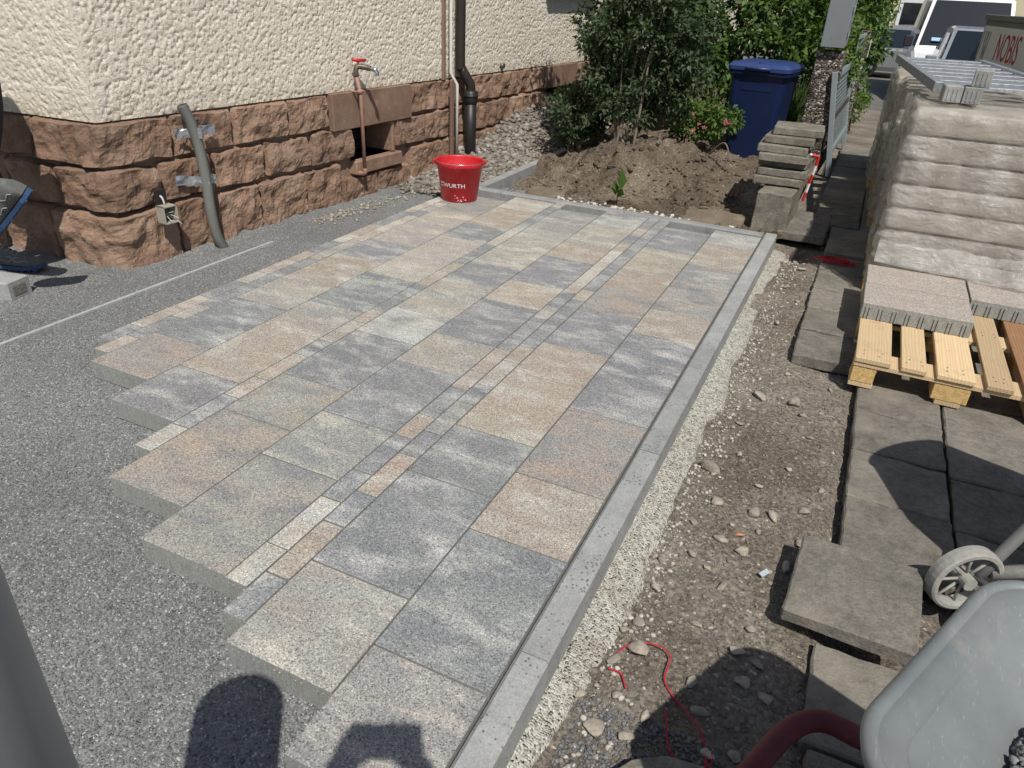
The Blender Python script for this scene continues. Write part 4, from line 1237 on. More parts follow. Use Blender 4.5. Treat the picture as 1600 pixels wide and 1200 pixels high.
# =================================================================== LOOSE STONES, SLABS, STRING
RM = [rock_mesh("stone", s) for s in range(9)]
STN = [(1138, 664, -.13, .030), (0, 0, 0, 0)]
stones = [(-0.146, 3.022, .040, .026), (0.012, 3.03, .034, .026), (0.045, 2.945, .021, .012), (-0.21, 2.34, .036, .03), (-0.155, 2.16, .026, .02), (-0.03, 2.14, .03, .017), (0.03, 2.155, .026, .022),
          (0.13, 2.26, .022, .017), (0.125, 2.05, .02, .014), (-0.10, 1.95, .026, .017), (-0.03, 1.93, .024, .019), (-0.23, 1.66, .024, .015), (-0.06, 1.74, .02, .013), (0.05, 1.62, .018, .013),
          (0.02, 1.52, .025, .013), (0.08, 1.5, .02, .014), (-0.205, 1.40, .03, .02), (-0.265, 1.33, .022, .014), (-0.06, 1.37, .022, .014), (0.06, 1.42, .022, .013), (0.12, 1.40, .024, .014), (-0.02, 1.29, .022, .012),
          (-0.25, 1.13, .028, .012), (-0.17, 1.14, .026, .012), (-0.14, 1.21, .018, .01), (0.08, 1.20, .018, .012), (0.02, 1.17, .016, .011), (-0.1, 1.57, .018, .012), (-0.175, 1.86, .018, .012), (-0.12, 1.82, .015, .011),
          (0.105, 1.93, .02, .013), (-0.2, 2.0, .016, .012), (-0.14, 2.5, .018, .012), (0.17, 2.42, .018, .012), (0.05, 2.5, .016, .01), (-0.18, 2.75, .017, .012), (0.1, 2.78, .016, .011), (-0.06, 3.3, .018, .012), (0.14, 3.25, .018, .013),
          (-0.15, 3.5, .02, .014), (0.0, 3.62, .016, .012), (-0.18, 3.9, .022, .016), (-0.12, 4.28, .02, .014), (-0.2, 4.5, .024, .018), (-0.16, 4.85, .026, .02), (-0.22, 5.12, .03, .022), (0.06, 1.88, .014, .01), (0.18, 1.78, .014, .01),
          (-0.28, 1.52, .018, .013), (-0.24, 1.5, .02, .014), (-0.27, 1.44, .016, .012), (-0.22, 1.23, .018, .012), (-0.3, 1.2, .016, .012), (-0.04, 2.32, .014, .01), (0.0, 2.05, .016, .012), (-0.25, 1.78, .016, .012)]
for i, (x, y, r, h) in enumerate(stones):
    z = float(soil_h(np.array([x]), np.array([y]))[0])
    o = link("stone", RM[i % 9], PEBBLE, loc=(x, y, z + h * 0.45), rot=(0, 0, random.uniform(0, 6)))
    o.scale = (r * 1.5, r * random.uniform(0.9, 1.3), h * 1.3)
    tag(o, "loose beige stone lying on the bare soil strip beside the kerb", "stone", "loose stones on the soil strip")
z = float(soil_h(np.array([0.0]), np.array([2.02]))[0])
o = link("brick_chip", rock_mesh("brick_chip", 31, 0.3), plain("brick_orange", (0.5, 0.24, 0.15), 0.9, bump=0.5), loc=(-0.055, 2.005, z + 0.008), rot=(0, 0, 0.5)); o.scale = (0.034, 0.013, 0.011)
tag(o, "small orange brick fragment on the soil strip", "brick fragment")
o = box("glass_shard", -0.018, 0.024, -0.008, 0.009, 0, 0.004, plain("pale_glass", (0.42, 0.48, 0.52), 0.2, spec=0.5), bev=0.001, loc=(0.045, 1.86, float(soil_h(np.array([0.05]), np.array([1.86]))[0]) + 0.012), rot=(0.25, 0.1, 1.1))
tag(o, "pale bluish glass shard lying on the soil beside the loose slab", "glass shard")

# tilted loose slab on the soil edge
o = link("loose_slab", old_slab_mesh(0.335, 0.335, 0.05, 55, OLDPAVE, 0.006), None, loc=(0.285, 1.805, -0.025), rot=(0.06, -0.035, -0.05))
tag(o, "grey concrete slab lying loose and tilted on the soil edge", "slab")
bm = bmesh.new()
vs = []
for k in range(11):
    a = 2 * math.pi * k / 11; r = 0.115 + 0.03 * random.random()
    vs.append((r * math.cos(a) * 1.15, r * math.sin(a)))
b0 = [bm.verts.new((x, y, -0.035)) for x, y in vs]; t0 = [bm.verts.new((x * 0.97, y * 0.97, 0.0)) for x, y in vs]
for k in range(11): bm.faces.new([b0[k], b0[(k + 1) % 11], t0[(k + 1) % 11], t0[k]])
bm.faces.new(t0); bm.faces.new(b0[::-1])
o = bmobj("flat_stone", bm, OLDSLAB, loc=(-0.02, 0.985, -0.085), rot=(0.03, -0.03, 0.2))
tag(o, "flat brown broken stone half in shadow on the soil", "stone")
# brown flags behind the back kerb
for (x, y, z, w, l, rz, rx, lab) in ((-0.86, 5.42, -0.012, 0.42, 0.34, 0.05, 0.10, "brown stone flag lying behind the kerb beside the slab stack"), (-2.2, 5.42, -0.03, 0.30, 0.24, 0.2, 0.16, "small brown stone flag leaning on the earth mound")):
    o = link("stone_flag", old_slab_mesh(w, l, 0.035, int(w * 100), FLAG, 0.012), None, loc=(x, y, z), rot=(rx, 0.03, rz))
    tag(o, lab, "flagstone")

# red string
RS = plain("red_string", (0.5, 0.02, 0.04), 0.8)
def sp(x, y, dz=0.004): return (x, y, float(soil_h(np.array([x]), np.array([y]))[0]) + dz + 0.006)
st = empty("mason_string", (0, 0, 0), label="red mason's string tangled on the soil strip", cat="string")
tube("string_strand", smooth_pts([sp(-0.265, 1.35), sp(-0.235, 1.40), sp(-0.175, 1.42, 0.012), (-0.13, 1.40, -0.105), sp(-0.125, 1.33), sp(-0.085, 1.29), sp(-0.03, 1.25), sp(0.005, 1.2), sp(0.02, 1.13), sp(0.0, 1.11), sp(0.06, 1.10), sp(0.09, 1.115)], 7), 0.0021, RS, st, 6)
tube("string_strand", smooth_pts([sp(-0.265, 1.29), sp(-0.23, 1.29), sp(-0.205, 1.255)], 5), 0.0021, RS, st, 6)
tube("string_strand", smooth_pts([sp(-0.10, 1.25), sp(-0.085, 1.2), sp(-0.07, 1.155), sp(-0.04, 1.13), sp(0.0, 1.125), sp(0.03, 1.15), sp(0.025, 1.18)], 5), 0.0021, RS, st, 6)
box("string_tuft", -0.006, 0.006, -0.014, 0.012, -0.004, 0.006, RS, st, 0.003, loc=sp(0.085, 1.12, 0.006), rot=(0, 0, 0.4))
r_ = random.Random(3)
pts = []
for i in range(26):
    a = i * 1.9; r = 0.03 + 0.07 * r_.random()
    pts.append((0.03 + r * math.cos(a) * 1.4, 5.02 + r * math.sin(a) * 0.8, -0.065 + 0.02 * r_.random()))
o = tube("string_tangle", smooth_pts(pts, 4), 0.0024, RS, None, 5)
tag(o, "bundle of red string on the old paving by the wrapped stacks", "string")

# =================================================================== STACK OF OLD SLABS
sb_ = link("stone_block", old_slab_mesh(0.24, 0.55, 0.31, 77, OLDSLAB, 0.010), None, loc=(-0.465, 5.735, 0.215), rot=(0, 0, -0.03))
tag(sb_, "upright rough concrete block carrying the stack of old slabs", "block")
zc = 0.225
offs = [(-0.505, 5.855, 0.06), (-0.485, 5.875, 0.03), (-0.485, 5.93, -0.06), (-0.50, 5.85, 0.05), (-0.515, 5.885, 0.03), (-0.478, 5.925, -0.03), (-0.445, 5.985, 0.07)]
plab = ["lowest", "second from the bottom", "third from the bottom", "middle", "third from the top", "second from the top", "topmost"]
for i, (x, y, rz) in enumerate(offs):
    th = 0.056 if i != 2 else 0.05
    o = link("stacked_slab", old_slab_mesh(0.345, 0.345, th - 0.002, 90 + i, OLDSLAB, 0.007), None, loc=(x, y, zc + th), rot=(random.uniform(-.01, .01), random.uniform(-.012, .012), rz))
    zc += th
    tag(o, f"weathered grey slab, {plab[i]} in the stack by the blue bin", "slab", "stacked old slabs")

# red and white folding rule hung on the stack
rl = empty("folding_rule", (-0.29, 6.05, 0.40), label="red and white folding rule hanging beside the slab stack", cat="folding rule")
WR = plain("rule_white", (0.75, 0.73, 0.7), 0.5); RR = plain("rule_red", (0.55, 0.03, 0.03), 0.5)
def seg(a, b, w, m): 
    a, b = Vector(a), Vector(b)
    bm = bmesh.new(); add_tube(bm, [a, b], w, 4); bmobj("rule_link", bm, m, rl)
seg((-0.09, 0, 0.02), (-0.03, -0.005, 0.005), 0.011, WR); seg((-0.03, -0.005, 0.006), (0.02, -0.01, 0.0), 0.0115, RR)
for i in range(5):
    t0_, t1_ = i / 5, (i + 1) / 5
    A = Vector((0.02, -0.01, 0.0)); B = Vector((-0.02, -0.04, -0.33))
    seg(A.lerp(B, t0_), A.lerp(B, t1_), 0.0105, RR if i % 2 == 0 else WR)

# =================================================================== PALLETS
def make_pallet(parent):
    H0 = 0.0
    xs = [(0, 0.145), (0.186, 0.286), (0.327, 0.473), (0.514, 0.614), (0.655, 0.80)]
    for i, (a, b) in enumerate(xs):
        box("deck_board", a, b, 0.0 - 0.002 * i, 1.2, 0.122, 0.144, OLDPINE if i == 4 else PINE, parent, 0.002)
    for y in (0.0, 0.5275, 1.055):
        box("cross_board", 0.0, 0.8, y + 0.006, y + 0.145, 0.1, 0.1215, PINE, parent, 0.0015)
        for (a, b) in ((0, 0.1), (0.3275, 0.4725), (0.7, 0.8)):
            box("spacer_block", a + 0.002, b - 0.002, y + 0.010, y + 0.143, 0.022, 0.0995, CHIPBLOCK, parent, 0.003)
    for (a, b) in ((0, 0.1), (0.35, 0.45), (0.7, 0.8)):
        box("bottom_board", a, b, 0.012, 1.2, 0.0, 0.0215, PINE, parent, 0.0015)
NAIL = plain("nail_head", (0.18, 0.15, 0.12), 0.5, metal=0.6)
PZ = -0.096
p1 = empty("pallet", (0.20, 3.27, PZ), label="pale wooden pallet with one row of slabs left on it", cat="pallet", group="wooden pallets")
make_pallet(p1)
bm = bmesh.new()
for (a, b) in [(0, 0.145), (0.186, 0.286), (0.327, 0.473), (0.514, 0.614)]:
    for fx in (0.28, 0.72):
        for yy in (0.05, 0.09, 0.58, 0.62):
            bmesh.ops.create_cone(bm, cap_ends=True, segments=8, radius1=0.0035, radius2=0.003, depth=0.002, matrix=Matrix.Translation((a + (b - a) * fx + random.uniform(-.01, .01), yy, 0.1448)))
bmobj("nail_heads", bm, NAIL, p1)
TZ = PZ + 0.144
for (x, y, w, l, lab) in ((0.435, 3.935, 0.485, 0.325, "front beige slab lying on the open end of the pallet"), (0.437, 4.272, 0.485, 0.325, "beige slab behind the front slab on the pallet"), (0.932, 4.285, 0.485, 0.325, "beige slab at the right on the pallet against the film")):
    o = link("pallet_slab", slab_mesh(w, l, rib=0.006, rw=0.0035), None, loc=(x, y, TZ + 0.081), rot=(0, 0, random.uniform(-.006, .006)))
    set_tones(o, 'T'); o["tone_a"] = [0.37, 0.32, 0.275]; o["tone_b"] = [0.39, 0.34, 0.29]; o["tone_c"] = [0.42, 0.38, 0.335]
    tag(o, lab, "slab")

# film-wrapped stacks of paving slabs
def make_film():
    m = NT("shrink_film", 0.14, 0.6)
    p = m.pos()
    m.col(m.mix(m.noise(p, 5, 4), (0.62, 0.59, 0.53), (0.78, 0.76, 0.72)))
    h = m.math('ADD', m.noise(m.pos((1, 1, 2.2)), 9, 6, 0.6, 0.8), m.math('MULTIPLY', m.noise(p, 40, 4), 0.25))
    m.bump(h, 0.6, 0.035)
    tr = m.n("ShaderNodeBsdfTransparent"); tr.inputs[0].default_value = (0.96, 0.95, 0.93, 1)
    tl = m.n("ShaderNodeBsdfTranslucent"); tl.inputs[0].default_value = (0.75, 0.72, 0.66, 1)
    mx0 = m.n("ShaderNodeMixShader"); mx0.inputs[0].default_value = 0.25
    m.l(m.b.outputs[0], mx0.inputs[1]); m.l(tl.outputs[0], mx0.inputs[2])
    mx = m.n("ShaderNodeMixShader")
    m.l(m.ramp(m.noise(p, 4.5, 5, 0.6), [(0.35, 0.22), (0.68, 0.66)]), mx.inputs[0])
    m.l(tr.outputs[0], mx.inputs[1]); m.l(mx0.outputs[0], mx.inputs[2])
    out = m.t.nodes["Material Output"]; m.l(mx.outputs[0], out.inputs[0])
    return m.m
FILM = make_film()
STONEIN = make_concrete("wrapped_slab_concrete", (0.30, 0.265, 0.215), (0.42, 0.375, 0.31), 4, 0, 0.3)
def wrapped_stack(loc, W, D, layers, lh, label, seed, rz=0.0):
    e = empty("wrapped_stack", loc, rz, label=label, cat="wrapped stack", group="film-wrapped slab stacks")
    make_pallet(e)
    r = random.Random(seed)
    z = 0.144
    for k in range(layers):
        j = r.uniform(-0.006, 0.006)
        box("slab_layer", 0.025 + j, W - 0.025 + j, 0.03 + j, D - 0.03, z + 0.004, z + lh - 0.006, STONEIN, e, 0.006)
        z += lh
    top = z
    # film: rounded box, sucked in between the layers, crumpled
    nz = layers * 9; per = []
    rc = 0.05
    def ring(off):
        pts = []
        def arc(cx, cy, a0):
            for i in range(7):
                a = a0 + math.pi / 2 * i / 6
                pts.append((cx + (rc + off) * math.cos(a), cy + (rc + off) * math.sin(a)))
        def line(p, q, n):
            for i in range(1, n):
                pts.append((p[0] + (q[0] - p[0]) * i / n, p[1] + (q[1] - p[1]) * i / n))
        arc(W - rc, D - rc, 0); line((W - rc, D + off), (rc, D + off), 22)
        arc(rc, D - rc, math.pi / 2); line((-off, D - rc), (-off, rc), 34)
        arc(rc, rc, math.pi); line((rc, -off), (W - rc, -off), 30)
        arc(W - rc, rc, 1.5 * math.pi); line((W + off, rc), (W + off, D - rc), 34)
        return pts
    v = []; f = []
    m = len(ring(0))
    zs = [0.10 + (top + 0.012 - 0.10) * i / nz for i in range(nz + 1)]
    for i, zz in enumerate(zs):
        ph = ((zz - 0.144) / lh) % 1.0
        groove = -0.014 * math.exp(-((min(ph, 1 - ph)) / 0.11) ** 2) if zz < top - 0.02 else 0
        edge = 0.0 if zz < top - 0.05 else -0.04 * ((zz - top + 0.05) / 0.06) ** 2
        for k, (x, y) in enumerate(ring(0.006 + groove + edge)):
            dn = 0.016 * mnoise.noise(Vector((x * 4 + seed, y * 4, zz * 3))) + 0.016 * mnoise.noise(Vector((x * 13, y * 13 + seed, zz * 7))) + 0.007 * mnoise.noise(Vector((x * 30, y * 30 + seed, zz * 24)))
            if zz < 0.2: dn += 0.02 * mnoise.noise(Vector((x * 8, y * 8, seed)))
            cx, cy = x - W / 2, y - D / 2
            ln = math.hypot(cx, cy) or 1
            v.append((x + cx / ln * dn, y + cy / ln * dn, zz + (0.03 * mnoise.noise(Vector((x * 5, y * 5, seed))) if i == 0 else 0)))
    for i in range(nz):
        for k in range(m):
            k2 = (k + 1) % m
            f.append((i * m + k, i * m + k2, (i + 1) * m + k2, (i + 1) * m + k))
    # top sheet
    base = len(v); n1 = 5
    for j in range(1, n1 + 1):
        s = 1 - j / (n1 + 0.4)
        for (x, y) in ring(-0.034):
            X = W / 2 + (x - W / 2) * s; Y = D / 2 + (y - D / 2) * s
            v.append((X, Y, top + 0.010 + 0.012 * mnoise.noise(Vector((X * 7, Y * 7, seed))) + 0.006 * mnoise.noise(Vector((X * 22, Y * 22, seed)))))
    for j in range(n1):
        a0 = nz * m if j == 0 else base + (j - 1) * m
        b0_ = base + j * m
        for k in range(m):
            k2 = (k + 1) % m
            f.append((a0 + k, a0 + k2, b0_ + k2, b0_ + k))
    v.append((W / 2, D / 2, top + 0.012)); c = len(v) - 1
    for k in range(m):
        f.append((base + (n1 - 1) * m + k, base + (n1 - 1) * m + (k + 1) % m, c))
    pyobj("film", v, f, FILM, e, smooth=True)
    return e, top
ws1, tp = wrapped_stack((0.20, 4.56, PZ), 0.80, 1.18, 7, 0.128, "film-wrapped slab stack carrying three small concrete stones", 11)
wrapped_stack((0.17, 6.0, PZ), 0.80, 1.18, 7, 0.124, "film-wrapped slab stack in the middle of the row", 23, 0.01)
wrapped_stack((0.12, 7.42, PZ - 0.01), 0.80, 1.18, 7, 0.122, "film-wrapped slab stack at the end of the row by the gate", 37, 0.02)
# torn film flap lying forward over the pallet slabs
v = []; f = []
for i in range(15):
    for j in range(30):
        a = i / 14; b = j / 29
        x = 0.22 + 0.78 * b; y = 4.54 - 0.20 * a * (0.25 + 0.75 * b) ; 
        z = TZ + 0.20 * (1 - a) ** 1.5 + (0.093 if x < 1.2 and y < 4.44 else 0.02) * a + 0.03 * mnoise.noise(Vector((x * 7, y * 12, 4))) * (0.4 + a) + 0.014 * mnoise.noise(Vector((x * 22, y * 22, 9)))
        v.append((x, y, max(z, TZ + 0.086)))
for i in range(14):
    for j in range(29):
        k = i * 30 + j; f.append((k, k + 1, k + 31, k + 30))
o = pyobj("film_flap", v, f, FILM, ws1, smooth=True)
o.matrix_parent_inverse = Matrix.Translation((-0.20, -4.56, -PZ))
CLEARFILM = FILM

# small concrete stones on top of the first stack
topz = PZ + tp + 0.02
STB = {}
def small_stone(x, y, z, lab, rz):
    e = empty("concrete_stone", (x, y, z), rz, label=lab, cat="concrete stone")
    box("stone_body", -0.045, 0.045, -0.08, 0.08, 0, 0.085, BLOCKC, e, 0.004)
    for dx in (-0.022, 0.0, 0.022):
        box("spacer_rib", dx - 0.004, dx + 0.004, -0.0835, -0.0795, 0.012, 0.07, BLOCKC, e, 0.0008)
small_stone(0.375, 4.93, topz, "small concrete stone at the left on the wrapped stack", 0.05)
small_stone(0.476, 4.93, topz, "small concrete stone under another on the wrapped stack", -0.04)
small_stone(0.505, 4.95, topz + 0.0855, "small concrete stone lying on top of another on the wrapped stack", -0.1)

# galvanised rung frame laid across the stacks
gf = empty("steel_frame", (0.10, 7.25, topz + 0.05), label="galvanised steel frame with flat rungs laid over the wrapped stacks", cat="steel frame")
Lr0, Lr1 = Vector((0, 0, 0)), Vector((0.21, -2.2, -0.02)); Rr0, Rr1 = Vector((0.60, 0.12, 0)), Vector((0.90, -2.05, -0.02))
def rail_box(name, A, B, w, h, mat, parent):
    d = (B - A); ln = d.length; rz = math.atan2(d.y, d.x); ry = -math.asin(d.z / ln)
    return box(name, 0, ln, -w / 2, w / 2, 0, h, mat, parent, 0.002, loc=tuple(A), rot=(0, ry, rz))
rail_box("side_rail", Lr0, Lr1, 0.045, 0.055, GALV, gf); rail_box("side_rail", Rr0, Rr1, 0.045, 0.055, GALV, gf)
for i in range(8):
    t = 0.03 + 0.94 * i / 7
    rail_box("rung", Lr0.lerp(Lr1, t) + Vector((0.02, 0, 0.022)), Rr0.lerp(Rr1, t) + Vector((-0.02, 0, 0.022)), 0.15, 0.02, GALV, gf)

# =================================================================== BIN, PILLARS, GATE
BLUE = plain("blue_bin_plastic", (0.007, 0.017, 0.065), 0.42, var=0.2, vscale=6, bump=0.1)
LID = plain("blue_bin_lid", (0.03, 0.055, 0.17), 0.4, var=0.15)
bn = empty("wheelie_bin", (-1.03, 8.1, -0.11), -0.12, label="dark blue wheelie bin beside the slab stack", cat="bin")
bm = bmesh.new()
st_ = [(0.0, 0.20, 0.20), (0.03, 0.215, 0.215), (0.5, 0.245, 0.25), (0.90, 0.268, 0.28)]
rings = []
def rrect(w, d, r, z):
    pts = []
    for cx, cy, a0 in ((w - r, d - r, 0), (-w + r, d - r, 90), (-w + r, -d + r, 180), (w - r, -d + r, 270)):
        for k in range(5):
            a = math.radians(a0 + 22.5 * k); pts.append((cx + r * math.cos(a), cy + r * math.sin(a), z))
    return pts
def loft(bm, secs, cap=True):
    rs = [[bm.verts.new(p) for p in s] for s in secs]
    n_ = len(rs[0])
    for i in range(len(rs) - 1):
        for k in range(n_):
            bm.faces.new([rs[i][k], rs[i][(k + 1) % n_], rs[i + 1][(k + 1) % n_], rs[i + 1][k]])
    if cap:
        bm.faces.new(rs[0][::-1]); bm.faces.new(rs[-1])
loft(bm, [rrect(w, d, 0.05, z) for z, w, d in st_])
bmobj("bin_body", bm, BLUE, bn, smooth=False)
bm = bmesh.new(); loft(bm, [rrect(0.292, 0.305, 0.045, 0.885), rrect(0.296, 0.309, 0.045, 0.915)])
bmobj("bin_rim", bm, BLUE, bn)
bm = bmesh.new(); loft(bm, [rrect(0.300, 0.318, 0.05, 0.922), rrect(0.303, 0.320, 0.05, 0.955), rrect(0.28, 0.295, 0.05, 0.985), rrect(0.20, 0.22, 0.05, 1.0)])
lidp = bmobj("lid", bm, LID, bn)
box("lid_rib", -0.015, 0.015, -0.28, 0.2, 0.985, 1.006, LID, lidp, 0.004)
tube("lid_handle", [(-0.12, -0.325, 0.945), (0.12, -0.325, 0.945)], 0.014, LID, lidp, 8)
box("hinge_bar", -0.24, 0.24, 0.30, 0.36, 0.90, 0.955, BLUE, bn, 0.01)
for s in (-1, 1):
    tube("wheel", [(s * 0.235, 0.24, 0.09), (s * 0.275, 0.24, 0.09)], 0.1, PLASTIC_BLACK, bn, 20)
box("front_emboss", -0.14, 0.14, -0.272, -0.262, 0.74, 0.83, BLUE, bn, 0.003)

AGG = NT("exposed_aggregate", 0.85, 0.25)
ap = AGG.pos()
av = AGG.n("ShaderNodeTexVoronoi", feature='F1'); AGG.l(ap, av.inputs["Vector"]); av.inputs["Scale"].default_value = 62
as_ = AGG.n("ShaderNodeSeparateColor"); AGG.l(av.outputs["Color"], as_.inputs[0])
AGG.col(AGG.ramp(as_.outputs[0], [(0, (0.04, 0.033, 0.028)), (0.45, (0.1, 0.083, 0.068)), (0.8, (0.2, 0.172, 0.145)), (1, (0.5, 0.45, 0.39))]))
ab = AGG.bump(AGG.math('MULTIPLY', av.outputs["Distance"], -1.0), 1.0, 0.012); AGG.facets(av.outputs["Color"], 0.7, ab)
GREYP = plain("grey_powder_coat", (0.2, 0.215, 0.22), 0.5, var=0.06)
pl = empty("gate_pillar", (-0.475, 8.15, -0.1), 0.0, label="exposed aggregate gate pillar with grey letterbox on top", cat="pillar")
box("pillar_shaft", -0.125, 0.125, -0.125, 0.125, 0, 1.12, AGG.m, pl, 0.01)
lb = box("letterbox", -0.105, 0.105, -0.19, 0.19, 1.15, 1.85, GREYP, pl, 0.006)
box("letterbox_door", 0.1052, 0.111, -0.175, 0.175, 1.17, 1.82, GREYP, lb, 0.002)
box("letterbox_flap", 0.1115, 0.118, -0.15, 0.15, 1.70, 1.76, GALV, lb, 0.002)
for z in (1.25, 1.45, 1.65):
    box("hinge", 0.1115, 0.125, -0.19, -0.165, z, z + 0.05, GALV, lb, 0.002)
for i in range(3):
    box("bolt", -0.004, 0.004, -0.1925, -0.190, 1.22 + 0.01, 1.228, IRON, lb, 0.0, loc=(-0.02 + 0.03 * i, 0, 0))
pl2 = empty("far_gate_pillar", (-0.30, 11.2, -0.15), 0.0, label="slim aggregate pillar with a white plate beside the hedge", cat="pillar")
box("pillar_shaft", -0.06, 0.06, -0.09, 0.09, 0, 1.28, AGG.m, pl2, 0.008)
box("white_plate", 0.0605, 0.066, -0.11, 0.06, 0.98, 1.18, plain("white_enamel", (0.8, 0.8, 0.78), 0.4), pl2, 0.001, loc=(0.02, 0, 0))
# perforated grey gate leaf leaning back
gl = empty("gate_leaf", (-0.235, 8.0, -0.1), label="grey perforated steel gate leaf leaning beside the aggregate pillar", cat="gate")
gl.rotation_euler = (0, -0.17, -0.02)
GREYF = plain("grey_fence_paint", (0.235, 0.27, 0.275), 0.5, var=0.1)
PERF = NT("perforated_sheet", 0.5, 0.4); PERF.col((0.25, 0.29, 0.295))
mp = PERF.pos((1, 1, 1), obj=True)
hv = PERF.n("ShaderNodeTexVoronoi", feature='F1', voronoi_dimensions='3D'); 
sc = PERF.n("ShaderNodeVectorMath", operation='MULTIPLY'); PERF.l(mp, sc.inputs[0]); sc.inputs[1].default_value = (0.0, 26.0, 26.0); PERF.l(sc.outputs[0], hv.inputs["Vector"]); hv.inputs["Scale"].default_value = 1.0; hv.inputs["Randomness"].default_value = 0.0
hol = PERF.ramp(hv.outputs["Distance"], [(0.30, 0.0), (0.33, 1.0)])
tr_ = PERF.n("ShaderNodeBsdfTransparent"); mx_ = PERF.n("ShaderNodeMixShader")
PERF.l(hol, mx_.inputs[0]); PERF.l(tr_.outputs[0], mx_.inputs[1]); PERF.l(PERF.b.outputs[0], mx_.inputs[2]); PERF.l(mx_.outputs[0], PERF.t.nodes["Material Output"].inputs[0])
for (y0, y1) in ((0.04, 1.86),):
    box("top_rail", -0.02, 0.02, y0 - 0.04, y1 + 0.04, 0.88, 0.935, GREYF, gl, 0.003)
    box("bottom_rail", -0.02, 0.02, y0 - 0.04, y1 + 0.04, 0.20, 0.25, GREYF, gl, 0.003)
    box("middle_rail", -0.012, 0.012, y0, y1, 0.50, 0.53, GREYF, gl, 0.002)
for y in (0.0, 1.86):
    box("gate_post", -0.025, 0.025, y - 0.03, y + 0.03, 0.0, 0.96, GREYF, gl, 0.004)
box("perforated_panel", -0.0015, 0.0015, 0.03, 1.83, 0.25, 0.88, PERF.m, gl)
spk = bmesh.new()
for i in range(26):
    y = 0.06 + 0.068 * i
    bmesh.ops.create_cone(spk, cap_ends=True, segments=6, radius1=0.009, radius2=0.004, depth=0.05, matrix=Matrix.Translation((0.02, y, 0.555)))
bmobj("rivet_row", spk, IRON, gl)
# second fence panel further on
fl = empty("fence_panel", (-0.30, 9.95, -0.15), 0.0, label="grey steel fence panel between the two aggregate pillars", cat="fence")
box("perforated_panel", -0.0015, 0.0015, 0.0, 1.15, 0.35, 1.2, PERF.m, fl)
box("top_rail", -0.02, 0.02, -0.02, 1.15, 1.2, 1.25, GREYF, fl, 0.003); box("bottom_rail", -0.02, 0.02, -0.02, 1.15, 0.3, 0.35, GREYF, fl, 0.003)
box("fence_post", -0.03, 0.03, -0.05, 0.01, 0, 1.27, GREYF, fl, 0.004)

# =================================================================== PLANTS
def leaf_mat(name, cols, tr=0.35):
    m = NT(name, 0.55, 0.35)
    c = m.ramp(m.geo.outputs["Random Per Island"], [(i / (len(cols) - 1), c) for i, c in enumerate(cols)])
    m.col(c)
    tl = m.n("ShaderNodeBsdfTranslucent"); 
    m.l(m.mix(1.0, c, (1.2, 1.5, 0.5), 'MULTIPLY'), tl.inputs[0])
    mx = m.n("ShaderNodeMixShader"); mx.inputs[0].default_value = tr
    m.l(m.b.outputs[0], mx.inputs[1]); m.l(tl.outputs[0], mx.inputs[2]); m.l(mx.outputs[0], m.t.nodes["Material Output"].inputs[0])
    return m.m
LEAF1 = leaf_mat("dark_shrub_leaf", [(0.032, 0.052, 0.024), (0.05, 0.078, 0.036), (0.072, 0.105, 0.05), (0.105, 0.14, 0.075)], 0.28)
LEAF2 = leaf_mat("hedge_leaf", [(0.03, 0.06, 0.014), (0.05, 0.095, 0.02), (0.085, 0.14, 0.03), (0.13, 0.19, 0.045)], 0.3)
LEAF3 = leaf_mat("bright_leaf", [(0.06, 0.11, 0.022), (0.095, 0.16, 0.03), (0.15, 0.21, 0.05)], 0.35)
GRASSM = leaf_mat("grass_blade", [(0.06, 0.1, 0.025), (0.1, 0.15, 0.04), (0.15, 0.18, 0.07)], 0.35)
BARK = plain("shrub_bark", (0.17, 0.14, 0.1), 0.9, var=0.3, vscale=60, bump=0.6)
FLOWER = plain("pink_blossom", (0.62, 0.17, 0.24), 0.7, var=0.3, vscale=80)
LV_ = np.array([(0, 0, 0), (0.30, 0.20, 0.05), (0.22, 0.42, 0.06), (0.10, 0.58, 0.02), (0.0, 1.0, -0.12), (-0.10, 0.58, 0.02), (-0.22, 0.42, 0.06), (-0.30, 0.20, 0.05), (0, 0.5, -0.03)])
LF_ = np.array([(0, 1, 8), (1, 2, 8), (2, 3, 8), (3, 4, 8), (4, 5, 8), (5, 6, 8), (6, 7, 8), (7, 0, 8)])
LVs = np.array([(0, 0, 0), (0.26, 0.45, 0.06), (0, 1.0, -0.1), (-0.26, 0.45, 0.06), (0, 0.5, -0.02)])
LFs = np.array([(0, 1, 4), (1, 2, 4), (2, 3, 4), (3, 0, 4)])
def leaf_cloud(name, P, size, mat, parent, outward=None, lobed=True, droop=0.3):
    n = len(P)
    bv, bf = (LV_, LF_) if lobed else (LVs, LFs)
    # frame: y axis = leaf direction, z = leaf normal (biased upwards)
    d = rng.normal(size=(n, 3))
    if outward is not None: d = d * 0.7 + outward * 1.1
    d[:, 2] -= droop
    d /= np.linalg.norm(d, axis=1)[:, None]
    up = np.tile([0.15, -0.2, 1.0], (n, 1)) + rng.normal(size=(n, 3)) * 0.55
    x = np.cross(d, up); x /= np.linalg.norm(x, axis=1)[:, None] + 1e-9
    z = np.cross(x, d)
    s = size * rng.uniform(0.6, 1.25, n)
    V = (bv[None, :, 0:1] * x[:, None] + bv[None, :, 1:2] * d[:, None] + bv[None, :, 2:3] * z[:, None]) * s[:, None, None] + P[:, None]
    F = bf[None] + (np.arange(n) * len(bv))[:, None, None]
    return link(name, np_mesh(name, V.reshape(-1, 3), F.reshape(-1, 3)), mat, parent)
